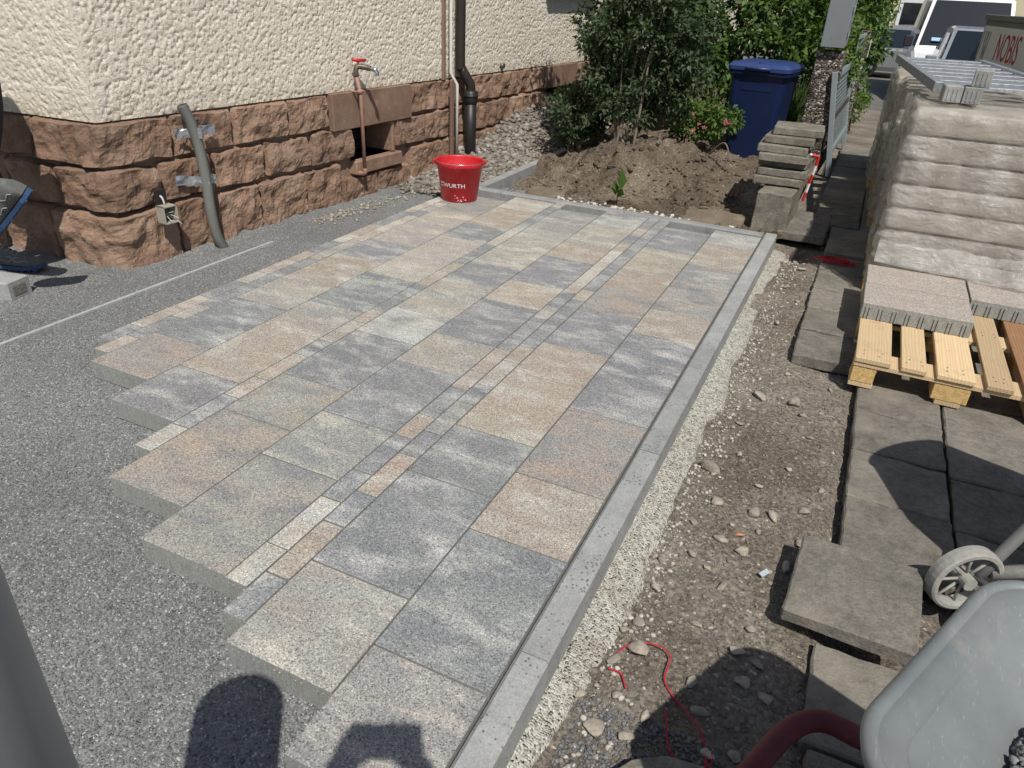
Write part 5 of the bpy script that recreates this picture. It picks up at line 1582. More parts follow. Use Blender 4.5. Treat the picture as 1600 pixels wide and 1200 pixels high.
def crown_points(n, boxes, clump=0.16, per=55):
    """boxes: list of (cx,cy,cz,rx,ry,rz,weight)"""
    w = np.array([b[6] for b in boxes], float); w /= w.sum()
    nc = max(1, n // per)
    C = []; 
    for k, b in enumerate(boxes):
        m = int(round(nc * w[k]))
        q = rng.normal(size=(m, 3)); q /= np.linalg.norm(q, axis=1)[:, None]
        q *= (rng.random(m) ** 0.38)[:, None]
        C.append(np.array(b[:3]) + q * np.array(b[3:6]))
    C = np.concatenate(C)
    idx = rng.integers(0, len(C), n)
    q = rng.normal(size=(n, 3)); q /= np.linalg.norm(q, axis=1)[:, None]
    rr_ = clump * rng.uniform(0.6, 1.3, len(C))[idx] * rng.random(n) ** 0.5
    return C[idx] + q * rr_[:, None] * np.array([1, 1, 0.75]), q
def stems(parent, base, tips, r0=0.014, name="stem"):
    for t in tips:
        a = Vector(base[0] if len(base) == 1 else random.choice(base)); b = Vector(t)
        mid = a.lerp(b, 0.5) + Vector((random.uniform(-.05, .05), random.uniform(-.05, .05), 0.05))
        pts = smooth_pts([a, mid, b], 5)
        tube(name, pts, [r0 * (1 - 0.7 * i / (len(pts) - 1)) for i in range(len(pts))], BARK, parent, 6)
def shrub(name, loc, label, boxes, n, size, mat, tips, base=None, cat="shrub", lobed=True, clump=0.16, group=None, r0=0.014):
    e = empty(name, loc, label=label, cat=cat, group=group)
    b2 = [(b[0] - loc[0], b[1] - loc[1], b[2] - loc[2], *b[3:]) for b in boxes]
    P, q = crown_points(n, b2, clump)
    leaf_cloud("foliage", P, size, mat, e, q, lobed)
    bs = [(x - loc[0], y - loc[1], z - loc[2]) for x, y, z in (base or [loc])]
    stems(e, bs, [(x - loc[0], y - loc[1], z - loc[2]) for x, y, z in tips], r0)
    return e
shrub("shrub", (-1.92, 6.55, 0.10), "tall dark green shrub rising from the earth mound", 
      [(-1.95, 6.8, 1.15, 0.60, 0.38, 0.62, 5), (-2.25, 6.75, 0.95, 0.22, 0.3, 0.45, 1.2), (-1.6, 6.9, 0.95, 0.36, 0.36, 0.5, 2), (-1.9, 6.75, 0.62, 0.42, 0.3, 0.26, 1.7), (-2.05, 6.85, 1.9, 0.65, 0.45, 0.5, 2.5)],
      15500, 0.058, LEAF1, [(-1.72, 6.6, 1.35), (-1.95, 6.7, 1.2), (-2.2, 6.75, 1.3), (-2.05, 6.6, 0.9), (-1.6, 6.8, 1.1), (-2.4, 6.8, 0.9), (-1.85, 6.9, 1.8)], [(-1.88, 6.42, 0.08), (-1.98, 6.5, 0.1), (-2.0, 6.45, 0.08), (-1.82, 6.42, 0.08)], clump=0.12)
shrub("low_shrub", (-2.42, 6.75, 0.05), "low dark bush between the rubble bank and the mound", [(-2.48, 6.8, 0.33, 0.26, 0.3, 0.24, 1), (-2.55, 7.2, 0.5, 0.25, 0.3, 0.28, 0.8)], 2600, 0.062, LEAF1, [(-2.5, 6.8, 0.4), (-2.35, 6.8, 0.4), (-2.6, 6.9, 0.4)], clump=0.11)
shrub("back_shrub", (-1.55, 9.0, 0.0), "broad green shrub filling the garden behind the blue bin", [(-1.6, 9.2, 1.1, 0.75, 0.5, 0.75, 3), (-2.5, 9.2, 1.3, 0.7, 0.5, 0.9, 3), (-1.7, 9.3, 2.1, 1.2, 0.6, 0.6, 2.2), (-1.9, 8.7, 0.55, 0.55, 0.35, 0.35, 1), (-1.2, 9.6, 1.5, 0.5, 0.4, 0.7, 1.5)], 17000, 0.085, LEAF2, [(-1.4, 9.1, 1.5), (-1.8, 9.1, 1.4), (-2.3, 9.2, 1.6)], clump=0.17, lobed=False, r0=0.02)
shrub("pillar_hedge", (-0.75, 9.4, 0.0), "bright green hedge between the blue bin and the gate pillar", [(-0.75, 9.6, 0.95, 0.36, 0.5, 0.7, 2), (-0.75, 9.8, 1.9, 0.45, 0.6, 0.6, 1.4), (-0.45, 10.0, 0.75, 0.14, 0.5, 0.5, 0.5)], 8200, 0.075, LEAF3, [(-0.8, 9.6, 1.2), (-0.7, 9.7, 1.1)], clump=0.15, lobed=False)
shrub("street_hedge", (-0.5, 13.2, -0.3), "tall clipped hedge along the pavement beyond the slim pillar", [(-0.62, 13.2, 0.9, 0.5, 1.2, 0.95, 3), (-0.6, 14.6, 1.1, 0.6, 1.3, 1.2, 3), (-0.75, 12.4, 1.6, 0.6, 0.8, 0.8, 2), (-0.7, 16.5, 1.2, 0.65, 1.5, 1.3, 2)], 15000, 0.10, LEAF2, [(-0.6, 13.2, 1.2), (-0.7, 14.5, 1.4)], clump=0.2, lobed=False, cat="hedge", r0=0.03)
shrub("foot_shrub", (-0.22, 11.7, -0.15), "small yellow-green plant at the foot of the slim pillar", [(-0.2, 11.9, 0.2, 0.12, 0.6, 0.25, 1)], 900, 0.05, LEAF3, [(-0.2, 11.8, 0.3)], clump=0.08, lobed=False, cat="plant")
shrub("wall_sapling", (-2.66, 6.95, 0.1), "tiny leafy sapling beside the sandstone plinth", [(-2.74, 7.05, 0.46, 0.05, 0.05, 0.1, 1)], 46, 0.06, LEAF2, [(-2.74, 7.05, 0.5)], clump=0.05, cat="plant", r0=0.006)
# flowering plants
vp = shrub("flowering_plant", (-1.5, 7.55, 0.15), "leafy garden plant with pink blossoms behind the mound", [(-1.4, 7.65, 0.36, 0.26, 0.2, 0.16, 2), (-1.72, 7.6, 0.34, 0.18, 0.2, 0.18, 1.2)], 2300, 0.052, LEAF3, [(-1.4, 7.6, 0.5), (-1.7, 7.6, 0.52)], clump=0.09, lobed=False, cat="plant", r0=0.006)
bm = bmesh.new()
for (x, y, z, s) in ((-1.82, 7.5, 0.53, .03), (-1.79, 7.5, 0.48, .022), (-1.74, 7.45, 0.40, .026), (-1.56, 7.5, 0.40, .018), (-1.24, 7.5, 0.36, .03), (-1.2, 7.52, 0.35, .024), (-1.42, 7.45, 0.30, .02), (-1.47, 7.42, 0.33, .018), (-1.36, 7.5, 0.5, .016), (-1.52, 7.4, 0.27, .022)):
    for k in range(14):
        o3 = rng.normal(size=3) * s * 0.55
        bmesh.ops.create_icosphere(bm, subdivisions=1, radius=s * 0.27, matrix=Matrix.Translation((x + 1.5 + o3[0], y - 7.55 + o3[1], z - 0.15 + o3[2] * 0.6)))
bmobj("blossom", bm, FLOWER, vp)
# grass tuft beside the bin
def blades(name, loc, label, n, h, spread, mat):
    e = empty(name, loc, label=label, cat="grass")
    V = []; F = []
    for i in range(n):
        bx, by = rng.normal(0, spread[0]), rng.normal(0, spread[1])
        a = rng.uniform(0, 6.28); ln = h * rng.uniform(0.5, 1.1); bend = ln * rng.uniform(0.15, 0.6)
        dx, dy = math.cos(a), math.sin(a); w = 0.006
        b = len(V)
        for t in (0, 0.35, 0.7, 1.0):
            c = (bx + dx * bend * t * t, by + dy * bend * t * t, ln * t * (1 - 0.2 * t))
            ww = w * (1 - t) + 0.0006
            V += [(c[0] - dy * ww, c[1] + dx * ww, c[2]), (c[0] + dy * ww, c[1] - dx * ww, c[2])]
        for k in range(3):
            F.append((b + 2 * k, b + 2 * k + 1, b + 2 * k + 3, b + 2 * k + 2))
    link("blades", np_mesh("blades", np.array(V), np.array(F)), mat, e)
blades("grass_tuft", (-0.80, 8.95, 0.0), "long grass tuft between the blue bin and the pillar", 700, 0.85, (0.07, 0.22), GRASSM)
# weed in front of the mound
wd = empty("weed", (-1.63, 5.50, -0.02), label="single large-leaved weed growing at the foot of the mound", cat="plant")
P = np.array([(0.0, 0, 0.03), (0.01, 0.01, 0.05), (-0.01, 0, 0.06), (0.02, 0.0, 0.08), (-0.02, 0.01, 0.04)])
leaf_cloud("leaves", P, 0.15, LEAF2, wd, np.array([(0.4, -0.3, 0.9), (-0.5, -0.3, 0.8), (0.1, -0.6, 0.7), (0.3, 0.2, 1.0), (-0.2, 0.2, 1.2)]) * 2.5, False, 0.0)
tube("stem", [(0, 0, -0.03), (0, 0, 0.1)], 0.004, LEAF2, wd, 6)
# roots and twigs
for i, pts in enumerate(([(-2.35, 5.75, -0.05), (-2.45, 5.65, 0.02), (-2.55, 5.45, -0.06)], [(-1.05, 5.62, -0.06), (-0.98, 5.55, 0.02), (-0.92, 5.6, 0.0), (-0.95, 5.7, -0.05)], [(-1.18, 6.6, 0.22), (-1.05, 6.5, 0.34), (-0.95, 6.4, 0.2)])):
    o = tube("root", smooth_pts(pts, 6), [0.009 - 0.004 * k / (6 * (len(pts) - 1)) for k in range(6 * (len(pts) - 1) + 1)], BARK, None, 6)
    tag(o, ["thin bare root arching over the away kerb", "bent root looping beside the brown flagstone", "bare twig sticking out of the mound by the bin"][i], "root")

# =================================================================== WHEELBARROW (foreground right)
NOSE = Vector((0.262, 0.915, 0)); EX = Vector((0.905, -0.425, 0)); EY = Vector((0.425, 0.905, 0))
wbr = empty("wheelbarrow", (NOSE.x, NOSE.y, -0.11), math.atan2(EX.y, EX.x), label="galvanised wheelbarrow with red frame holding a little gravel", cat="wheelbarrow")
TUBM = NT("worn_galvanised_tub", 0.42, 0.5)
tp_ = TUBM.pos()
tcx = TUBM.mix(TUBM.ramp(TUBM.noise(tp_, 3.2, 6, 0.65), [(0.35, 0), (0.65, 1)]), (0.165, 0.18, 0.18), (0.235, 0.25, 0.246))
scx = TUBM.ramp(TUBM.noise(TUBM.pos((26, 3, 26)), 9, 2, 0.6), [(0.66, 0), (0.70, 0.35)])
tcx = TUBM.mix(scx, tcx, (0.4, 0.41, 0.4))
tcx = TUBM.mix(TUBM.ramp(TUBM.noise(tp_, 9, 6, 0.7), [(0.55, 0), (0.75, 0.6)]), tcx, (0.36, 0.34, 0.29))
TUBM.col(tcx); TUBM.b.inputs["Metallic"].default_value = 0.15
TUBM.bump(TUBM.noise(tp_, 14, 4), 0.12, 0.01)
RZ = 0.735
def tub_sec(x0, x1, w0, w1, r, z, n=12):
    pts = []
    for (cx, cy, a0) in ((x1 - r, w1 - r, 0), (x0 + r, w0 - r, 90), (x0 + r, -w0 + r, 180), (x1 - r, -w1 + r, 270)):
        for k in range(n + 1):
            a = math.radians(a0 + 90.0 * k / n); pts.append((cx + r * math.cos(a), cy + r * math.sin(a), z))
    return pts
bm = bmesh.new()
secs = [tub_sec(0.0, 0.90, 0.27, 0.31, 0.11, RZ - 0.02), tub_sec(-0.006, 0.906, 0.276, 0.316, 0.112, RZ - 0.012), tub_sec(-0.006, 0.906, 0.276, 0.316, 0.112, RZ), tub_sec(0.0, 0.90, 0.27, 0.31, 0.11, RZ + 0.006), tub_sec(0.022, 0.878, 0.248, 0.288, 0.095, RZ + 0.004), tub_sec(0.036, 0.864, 0.235, 0.275, 0.085, RZ - 0.002), tub_sec(0.0375, 0.8625, 0.2335, 0.2735, 0.084, RZ - 0.003), tub_sec(0.044, 0.856, 0.228, 0.268, 0.08, RZ - 0.015), tub_sec(0.0455, 0.8545, 0.2265, 0.2665, 0.079, RZ - 0.017), tub_sec(0.11, 0.82, 0.205, 0.245, 0.08, RZ - 0.055), tub_sec(0.36, 0.70, 0.16, 0.18, 0.07, RZ - 0.23), tub_sec(0.38, 0.68, 0.14, 0.16, 0.06, RZ - 0.245)]
loft(bm, secs, cap=False)
bm.verts.ensure_lookup_table()
n_ = len(secs[0]); vv = list(bm.verts)
bm.faces.new(vv[-n_:])
tubo = bmobj("tub", bm, TUBM.m, wbr, smooth=True)
md = tubo.modifiers.new("s", 'SOLIDIFY'); md.thickness = 0.003; md.offset = -1
REDF = plain("red_frame_paint", (0.15, 0.03, 0.034), 0.6, var=0.35, vscale=30, bump=0.2)
tube("front_bar", smooth_pts([(0.30, -0.23, 0.40), (0.06, -0.25, 0.27), (-0.09, -0.255, 0.215), (-0.165, -0.235, 0.205), (-0.195, -0.16, 0.20), (-0.19, 0.0, 0.20), (-0.195, 0.16, 0.20), (-0.165, 0.235, 0.205), (-0.09, 0.255, 0.215), (0.06, 0.25, 0.27), (0.30, 0.23, 0.40)], 6), 0.023, REDF, wbr, 14)
tube("rim_bead", [tuple(p) for p in tub_sec(0.0, 0.90, 0.27, 0.31, 0.11, RZ)] + [tuple(tub_sec(0.0, 0.90, 0.27, 0.31, 0.11, RZ)[0])], 0.011, TUBM.m, wbr, 10)
for s in (-1, 1):
    tube("handle", smooth_pts([(0.10, s * 0.14, 0.22), (0.42, s * 0.20, 0.42), (0.9, s * 0.27, 0.56), (1.25, s * 0.29, 0.62), (1.5, s * 0.3, 0.66)], 5), 0.017, REDF, wbr, 10)
    tube("leg", smooth_pts([(0.75, s * 0.24, 0.50), (0.82, s * 0.25, 0.2), (0.84, s * 0.25, 0.0)], 5), 0.015, REDF, wbr, 10)
    tube("grip", [(1.42, s * 0.296, 0.645), (1.58, s * 0.305, 0.675)], 0.021, PLASTIC_BLACK, wbr, 10)
tyre = tube("wheel", [(0.17, -0.045, 0.19), (0.17, -0.035, 0.19), (0.17, 0.035, 0.19), (0.17, 0.045, 0.19)], [0.165, 0.19, 0.19, 0.165], PLASTIC_BLACK, wbr, 26)
tube("axle", [(0.17, -0.16, 0.19), (0.17, 0.16, 0.19)], 0.009, GALV, wbr, 8)
for s in (-1, 1): tube("fork", [(0.17, s * 0.14, 0.19), (0.36, s * 0.19, 0.40)], 0.013, REDF, wbr, 8)
n = 16000
a = rng.random(n) * 6.28; r = np.sqrt(rng.random(n))
gx = 0.49 + 0.36 * r * np.cos(a); gy = 0.0 + 0.215 * r * np.sin(a)
P = np.stack([gx, gy, RZ - 0.058 + 0.05 * (1 - r ** 2) + rng.normal(0, 0.004, n)], 1)
gr = rock_cloud("gravel_load", P, 0.0035 + 0.004 * rng.random(n), CHIP, wbr)
gr["kind"] = "stuff"

gb = bmesh.new()
loft(gb, [[(0.49 + 0.365 * q * math.cos(k * math.pi / 12), 0.218 * q * math.sin(k * math.pi / 12), RZ - 0.064 + 0.05 * (1 - q * q)) for k in range(24)] for q in (1.0, 0.8, 0.55, 0.3, 0.1)], cap=False)
gbo = bmobj("gravel_heap", gb, GRAVEL, wbr, smooth=True)
# =================================================================== CONCRETE MIXER (just right of the frame, one wheel in view)
mxr = empty("concrete_mixer", (0.95, 2.05, -0.10), label="small concrete mixer with pale spoked wheels on the old paving", cat="concrete mixer")
MXW = plain("mixer_wheel_grey", (0.32, 0.31, 0.28), 0.75, var=0.3, vscale=60, bump=0.4)
MXO = plain("mixer_orange", (0.5, 0.16, 0.03), 0.5, var=0.3)
MXG = plain("mixer_frame_grey", (0.15, 0.15, 0.145), 0.6, var=0.3)
def mixer_wheel(loc, rz):
    w = empty("wheel", loc, rz, parent=mxr)
    bm = bmesh.new()
    Mx = Matrix.Rotation(math.pi / 2, 4, 'X')
    add_lathe(bm, [(0.098, -0.022), (0.104, -0.018), (0.106, 0.0), (0.104, 0.018), (0.098, 0.022), (0.088, 0.022), (0.085, 0.008), (0.085, -0.008), (0.088, -0.022), (0.098, -0.022)], 36, Mx)
    bmobj("tyre", bm, MXW, w, smooth=False)
    for k in range(8):
        a = k * math.pi / 4
        tube("spoke", [(0.016 * math.cos(a), 0, 0.016 * math.sin(a)), (0.088 * math.cos(a), 0, 0.088 * math.sin(a))], 0.0045, MXW, w, 6)
    bm = bmesh.new(); add_lathe(bm, [(0, -0.04), (0.012, -0.04), (0.014, -0.034), (0.02, -0.03), (0.02, 0.03), (0, 0.03)], 16, Mx); bmobj("hub", bm, MXW, w)
    bm = bmesh.new(); add_lathe(bm, [(0, -0.012), (0.084, -0.006), (0.084, 0.006), (0, 0.012)], 24, Mx); bm.free()
mixer_wheel((-0.395, -0.09, 0.106), 0.55)
mixer_wheel((0.10, -0.40, 0.106), 0.55)
tube("axle", [(-0.37, -0.075, 0.106), (0.10, -0.38, 0.106)], 0.012, MXG, mxr, 8)
tube("frame_leg", smooth_pts([(-0.36, -0.07, 0.11), (-0.2, 0.08, 0.4), (-0.05, 0.2, 0.62)], 4), 0.018, MXG, mxr, 8)
tube("frame_leg", smooth_pts([(0.10, -0.36, 0.11), (0.25, -0.15, 0.4), (0.3, 0.0, 0.62)], 4), 0.018, MXG, mxr, 8)
tube("frame_leg", [(-0.05, 0.2, 0.62), (0.35, 0.55, 0.0)], 0.018, MXG, mxr, 8)
tube("frame_leg", [(0.3, 0.0, 0.62), (0.55, 0.4, 0.0)], 0.018, MXG, mxr, 8)
tube("tilt_strut", [(-0.33, -0.05, 0.12), (0.3, 0.1, 0.30)], 0.022, MXW, mxr, 8)
bm = bmesh.new()
add_lathe(bm, [(0, -0.33), (0.2, -0.32), (0.31, -0.18), (0.345, -0.02), (0.33, 0.12), (0.20, 0.36), (0.205, 0.37), (0.19, 0.37), (0.30, 0.11), (0.32, -0.02), (0.0, -0.28)], 32)
axd = Vector((-0.45, 0.35, 0.72)).normalized()
dr = bmobj("drum", bm, MXO, mxr, loc=(0.12, 0.02, 0.72), smooth=True)
dr.rotation_euler = axd.to_track_quat('Z', 'Y').to_euler()
box("motor_box", 0.36, 0.62, -0.12, 0.12, 0.5, 0.85, MXG, mxr, 0.02)

# thick grey pipe standing upright at the left, near the paving edge
gp_ = empty("grey_pipe", (-0.488, 0.098, -0.085), label="thick dark grey plastic pipe standing upright in the chippings", cat="pipe")
bm = bmesh.new(); add_lathe(bm, [(0.095, 0.0), (0.1, 0.002), (0.1, 1.155), (0.1, 1.16), (0.095, 1.155), (0.092, 0.0)], 40)
bmobj("pipe_wall", bm, plain("dark_grey_pvc", (0.27, 0.275, 0.285), 0.5, var=0.25, vscale=7), gp_, smooth=True)

# =================================================================== STREET: VEHICLES, TRAILER SIGN, BUILDINGS
GLASS = plain("car_glass", (0.012, 0.016, 0.02), 0.06, spec=0.9, var=0.1)
TYRE = plain("tyre_rubber", (0.015, 0.015, 0.015), 0.85)
RIM = plain("wheel_rim", (0.4, 0.4, 0.42), 0.35, metal=0.6)
LAMP = plain("headlamp", (0.6, 0.62, 0.65), 0.12, spec=0.8)
REDL = plain("rear_lamp", (0.35, 0.02, 0.02), 0.2)
BLACKP = plain("bumper_black", (0.025, 0.025, 0.027), 0.6)
PLATE = plain("plate_white", (0.75, 0.75, 0.72), 0.5)
def car(name, loc, rz, label, paint, Ln, Wd, Ht, hood, van=False, parent=None):
    """front at local -Y"""
    e = empty(name, loc, rz, label=label, cat="van" if van else "car")
    hw = Wd / 2
    belt = Ht * (0.56 if not van else 0.50); z0 = 0.22
    def sec(y, w, zb, zt, rr=0.06):
        return [(-w * 0.94, y, zb), (w * 0.94, y, zb), (w, y, zb + 0.12), (w, y, zt - rr), (w - rr, y, zt), (-w + rr, y, zt), (-w, y, zt - rr), (-w, y, zb + 0.12)]
    bm = bmesh.new()
    nose = belt * (0.80 if not van else 0.86)
    loft(bm, [sec(0.0, hw * 0.80, z0 + 0.05, nose * 0.82), sec(0.06, hw * 0.93, z0, nose * 0.93), sec(0.35, hw * 0.99, z0 - 0.02, nose), sec(hood, hw, z0 - 0.02, belt), sec(Ln * 0.5, hw, z0 - 0.02, belt + 0.01), sec(Ln - 0.35, hw * 0.99, z0 - 0.02, belt + 0.03), sec(Ln - 0.05, hw * 0.95, z0, belt), sec(Ln, hw * 0.9, z0 + 0.06, belt - 0.08)])
    body = bmobj("body", bm, paint, e)
    # cabin
    def csec(y, w, zb, zt): 
        return [(-w, y, zb), (w, y, zb), (w * (1 if zt - zb < .05 else 0.86), y, zt - 0.02), (w * 0.78, y, zt), (-w * 0.78, y, zt), (-w * (1 if zt - zb < .05 else 0.86), y, zt - 0.02)]
    run = 0.75 if not van else 0.62
    bm = bmesh.new()
    yr0 = hood + run; yr1 = Ln - (0.75 if not van else 0.06)
    loft(bm, [csec(hood - 0.02, hw * 0.96, belt - 0.02, belt + 0.02), csec(yr0, hw * 0.94, belt - 0.02, Ht - 0.03), csec((yr0 + yr1) / 2, hw * 0.95, belt - 0.02, Ht), csec(yr1, hw * 0.93, belt - 0.02, Ht - 0.05), csec(Ln - 0.06, hw * 0.9, belt - 0.02, belt + (0.04 if not van else Ht - belt - 0.08))])
    cab = bmobj("cabin", bm, paint, e)
    # windscreen
    wz0, wz1 = belt + 0.06, Ht - 0.11
    def pt(t, s): # along screen
        y = hood + run * t; z = belt + 0.02 + (Ht - 0.05 - belt) * t
        w = hw * (0.96 * (1 - t) + 0.94 * 0.83 * t) * 0.93
        return (s * w, y - 0.012, z + 0.012)
    pyobj("windscreen", [pt(0.06, -1), pt(0.06, 1), pt(0.93, 1), pt(0.93, -1)], [(0, 1, 2, 3)], GLASS, e)
    for s in (-1, 1):
        x = lambda z: s * (hw * 0.95 * (1 - 0.14 * (z - belt) / (Ht - belt)) + 0.006)
        def win(ya, yb, yc, yd):
            za, zb = belt + 0.05, Ht - 0.12
            pyobj("side_window", [(x(za), ya, za), (x(za), yb, za), (x(zb), yc, zb), (x(zb), yd, zb)], [(0, 1, 2, 3)], GLASS, e)
        win(hood + 0.22, hood + 1.25, hood + 1.25, yr0 + 0.10)
        if not van: win(hood + 1.33, Ln - 0.95, Ln - 1.0, hood + 1.33); win(Ln - 0.88, Ln - 0.35, Ln - 0.75, Ln - 0.92)
        for yy in (0.78, Ln - 0.82):
            w = tube("wheel", [(s * (hw - 0.20), yy, 0.31), (s * (hw + 0.005), yy, 0.31)], 0.31, TYRE, e, 22)
            tube("rim", [(s * (hw - 0.02), yy, 0.31), (s * (hw + 0.012), yy, 0.31)], 0.19, RIM, w, 14)
        box("headlamp", -0.16, 0.16, -0.02, 0.05, -0.06, 0.06, LAMP, e, 0.02, loc=(s * hw * 0.70, 0.055, nose * 0.80), rot=(0.25, 0, s * 0.35))
        box("rear_lamp", -0.07, 0.07, -0.03, 0.03, -0.1, 0.1, REDL, e, 0.01, loc=(s * hw * 0.84, Ln - 0.03, belt - 0.14))
        box("wing_mirror", -0.09, 0.09, -0.05, 0.05, -0.07 if not van else -0.16, 0.07, BLACKP if van else paint, e, 0.02, loc=(s * (hw + 0.11), hood + 0.25, belt + (0.12 if not van else 0.2)))
        for hy in (hood + 1.08, hood + 2.0):
            if hy < Ln - 0.8: box("door_handle", -0.01, 0.012, -0.07, 0.07, -0.012, 0.012, RIM, e, 0.004, loc=(s * hw, hy, belt - 0.1))
    box("bumper", -hw * 0.86, hw * 0.86, -0.03, 0.1, z0 + 0.02, z0 + 0.2, BLACKP if van else paint, e, 0.03)
    box("grille", -hw * 0.45, hw * 0.45, -0.012, 0.05, nose * 0.62, nose * 0.82, BLACKP, e, 0.015)
    box("number_plate", -0.26, 0.26, -0.045, -0.032, z0 + 0.07, z0 + 0.17, PLATE, e, 0.002)
    return e
SILVER = plain("silver_paint", (0.33, 0.335, 0.335), 0.35, metal=0.4, var=0.05, coat=0.5)
SILBLUE = plain("silver_blue_paint", (0.36, 0.39, 0.43), 0.35, metal=0.4, var=0.05, coat=0.5)
BLACKC = plain("black_paint", (0.018, 0.018, 0.02), 0.25, var=0.1, coat=0.7)
WHITEC = plain("white_paint", (0.78, 0.79, 0.8), 0.3, var=0.04, coat=0.5)
def gz(y): return float(street_h(np.array([0.0]), np.array([y]))[0])
vn = car("white_van", (1.52, 19.3, gz(20.5)), 0.03, "white delivery van parked facing the pavement", WHITEC, 5.4, 2.0, 2.2, 1.0, van=True)
box("dashboard_paper", -0.16, 0.16, 0, 0.01, 0, 0.1, plain("blue_paper", (0.35, 0.5, 0.7), 0.6), vn, 0.0, loc=(-0.5, 1.02, 1.30), rot=(-0.9, 0, 0))
car("silver_estate_car", (3.3, 27.2, gz(27)), math.pi / 2, "silver estate car parked sideways beyond the white van", SILVER, 4.6, 1.78, 1.46, 1.15)
car("silver_blue_car", (1.72, 15.0, gz(15.5)), 0.02, "pale silver-blue car parked in front of the white van", SILBLUE, 4.0, 1.7, 1.5, 0.95)
car("black_car", (2.06, 11.9, gz(12.5)), 0.0, "black car parked behind the banner trailer", BLACKC, 3.9, 1.72, 1.46, 1.0)

# banner trailer
A_ = Vector((1.02, 11.6, 0)); B_ = Vector((1.36, 9.1, 0)); DV = (B_ - A_).normalized(); rz_ = math.atan2(DV.y, DV.x)
trl = empty("banner_trailer", (A_.x, A_.y, -0.3), rz_, label="grey trailer with a white banner lettered in red", cat="trailer")
LEN = (B_ - A_).length + 1.2
BANNER = plain("banner_cloth", (0.66, 0.65, 0.62), 0.7, var=0.06); TRG = plain("trailer_grey", (0.16, 0.165, 0.16), 0.6, var=0.2)
box("side_board", 0, LEN, 0.0, 0.04, 0.98, 1.66, TRG, trl, 0.004)
box("banner", 0.06, LEN * 0.60, -0.008, -0.002, 1.04, 1.56, BANNER, trl)
box("top_edge", -0.02, LEN + 0.02, -0.025, 0.06, 1.62, 1.68, TRG, trl, 0.006)
box("trailer_bed", -0.05, LEN, 0.06, 1.3, 0.86, 0.96, TRG, trl, 0.01)
box("side_skirt", -0.05, LEN, -0.03, 0.0, 0.84, 0.97, TRG, trl, 0.006)
for yy in (0.9, 1.7):
    tube("wheel", [(yy, 0.1, 0.3), (yy, 0.3, 0.3)], 0.3, TYRE, trl, 20)
REDTXT = plain("banner_red", (0.42, 0.03, 0.05), 0.6); GREYTXT = plain("banner_grey", (0.3, 0.3, 0.29), 0.6)
def banner_text(body, size, x, z, mat, sx=1.0, name="lettering"):
    me = text_mesh(body, size)
    me.transform(Matrix.Scale(sx, 4, (1, 0, 0)))
    me.transform(Matrix.Rotation(math.pi / 2, 4, 'X'))
    me.materials.clear()
    return link(name, me, mat, trl, loc=(x, -0.011, z))
banner_text("NOBIS", 0.40, 1.30, 1.34, REDTXT, 0.80)
for i, (a0, b0_) in enumerate(((0.15, 1.50), (0.3, 1.50), (0.45, 1.5), (0.22, 1.5), (0.37, 1.5))):
    rail_box("logo_line", Vector((a0, -0.011, b0_)), Vector((a0 + (0.12 if i % 2 else -0.06), -0.011, 1.12)), 0.012, 0.004, GREYTXT, trl)
for i in range(14):
    box("small_print", 0.62 + 0.07 * i, 0.66 + 0.07 * i + 0.015 * (i % 2), -0.0115, -0.0105, 1.09, 1.125, GREYTXT, trl)
BR = [plain("print_brown", (0.25, 0.16, 0.11), 0.7), plain("print_tan", (0.45, 0.33, 0.22), 0.7)]
for r0_ in range(4):
    for c0 in range(4):
        x = LEN * 0.62 + 0.17 * c0 + (0.08 if r0_ % 2 else 0)
        box("printed_brick", x, x + 0.15, -0.006, -0.001, 1.05 + 0.13 * r0_, 1.165 + 0.13 * r0_, BR[(r0_ * 3 + c0 * 2) % 3 % 2], trl)
wb_ = link("white_sack", rock_mesh("white_sack", 44, 0.3), plain("sack_white", (0.6, 0.6, 0.57), 0.7, bump=0.5), loc=(0.93, 10.9, 0.70)); wb_.scale = (0.13, 0.2, 0.12)
tag(wb_, "crumpled white sack on the end of the trailer bed", "sack")
box("sack_support", -0.2, 0.3, -0.3, 0.3, 0.60, 0.62 + 0.26, TRG, trl, 0.01, loc=(-0.2, 0.3, 0))

def building(name, loc, label, W, D, Hh, wall, wins, doors):
    e = empty(name, loc, label=label, cat="building")
    box("wall", 0, W, 0, D, 0, Hh, wall, e)
    bm = bmesh.new()
    v = [bm.verts.new(p) for p in ((-0.4, -0.4, Hh), (W + 0.4, -0.4, Hh), (W + 0.4, D + 0.4, Hh), (-0.4, D + 0.4, Hh), (0.5, D / 2, Hh + 3), (W - 0.5, D / 2, Hh + 3))]
    for q in ((0, 1, 5, 4), (2, 3, 4, 5), (3, 0, 4), (1, 2, 5), (3, 2, 1, 0)): bm.faces.new([v[i] for i in q])
    bmobj("roof", bm, roofm, e)
    fr = plain("white_window_frame", (0.75, 0.75, 0.73), 0.5)
    for (x, z, w, h) in wins:
        wn_ = box("window", x, x + w, -0.05, 0.02, z, z + h, fr, e, 0.01)
        box("pane", x + 0.07, x + w / 2 - 0.03, -0.056, -0.051, z + 0.07, z + h - 0.07, GLASS, wn_)
        box("pane", x + w / 2 + 0.03, x + w - 0.07, -0.056, -0.051, z + 0.07, z + h - 0.07, GLASS, wn_)
        box("sill", x - 0.08, x + w + 0.08, -0.14, -0.052, z - 0.07, z - 0.002, fr, wn_, 0.01)
    for (x, w, h) in doors:
        d_ = box("door", x, x + w, -0.06, 0.02, 0, h, fr, e, 0.01)
        box("door_pane", x + 0.14, x + w - 0.14, -0.066, -0.061, 0.5, h - 0.2, GLASS, d_)
    return e
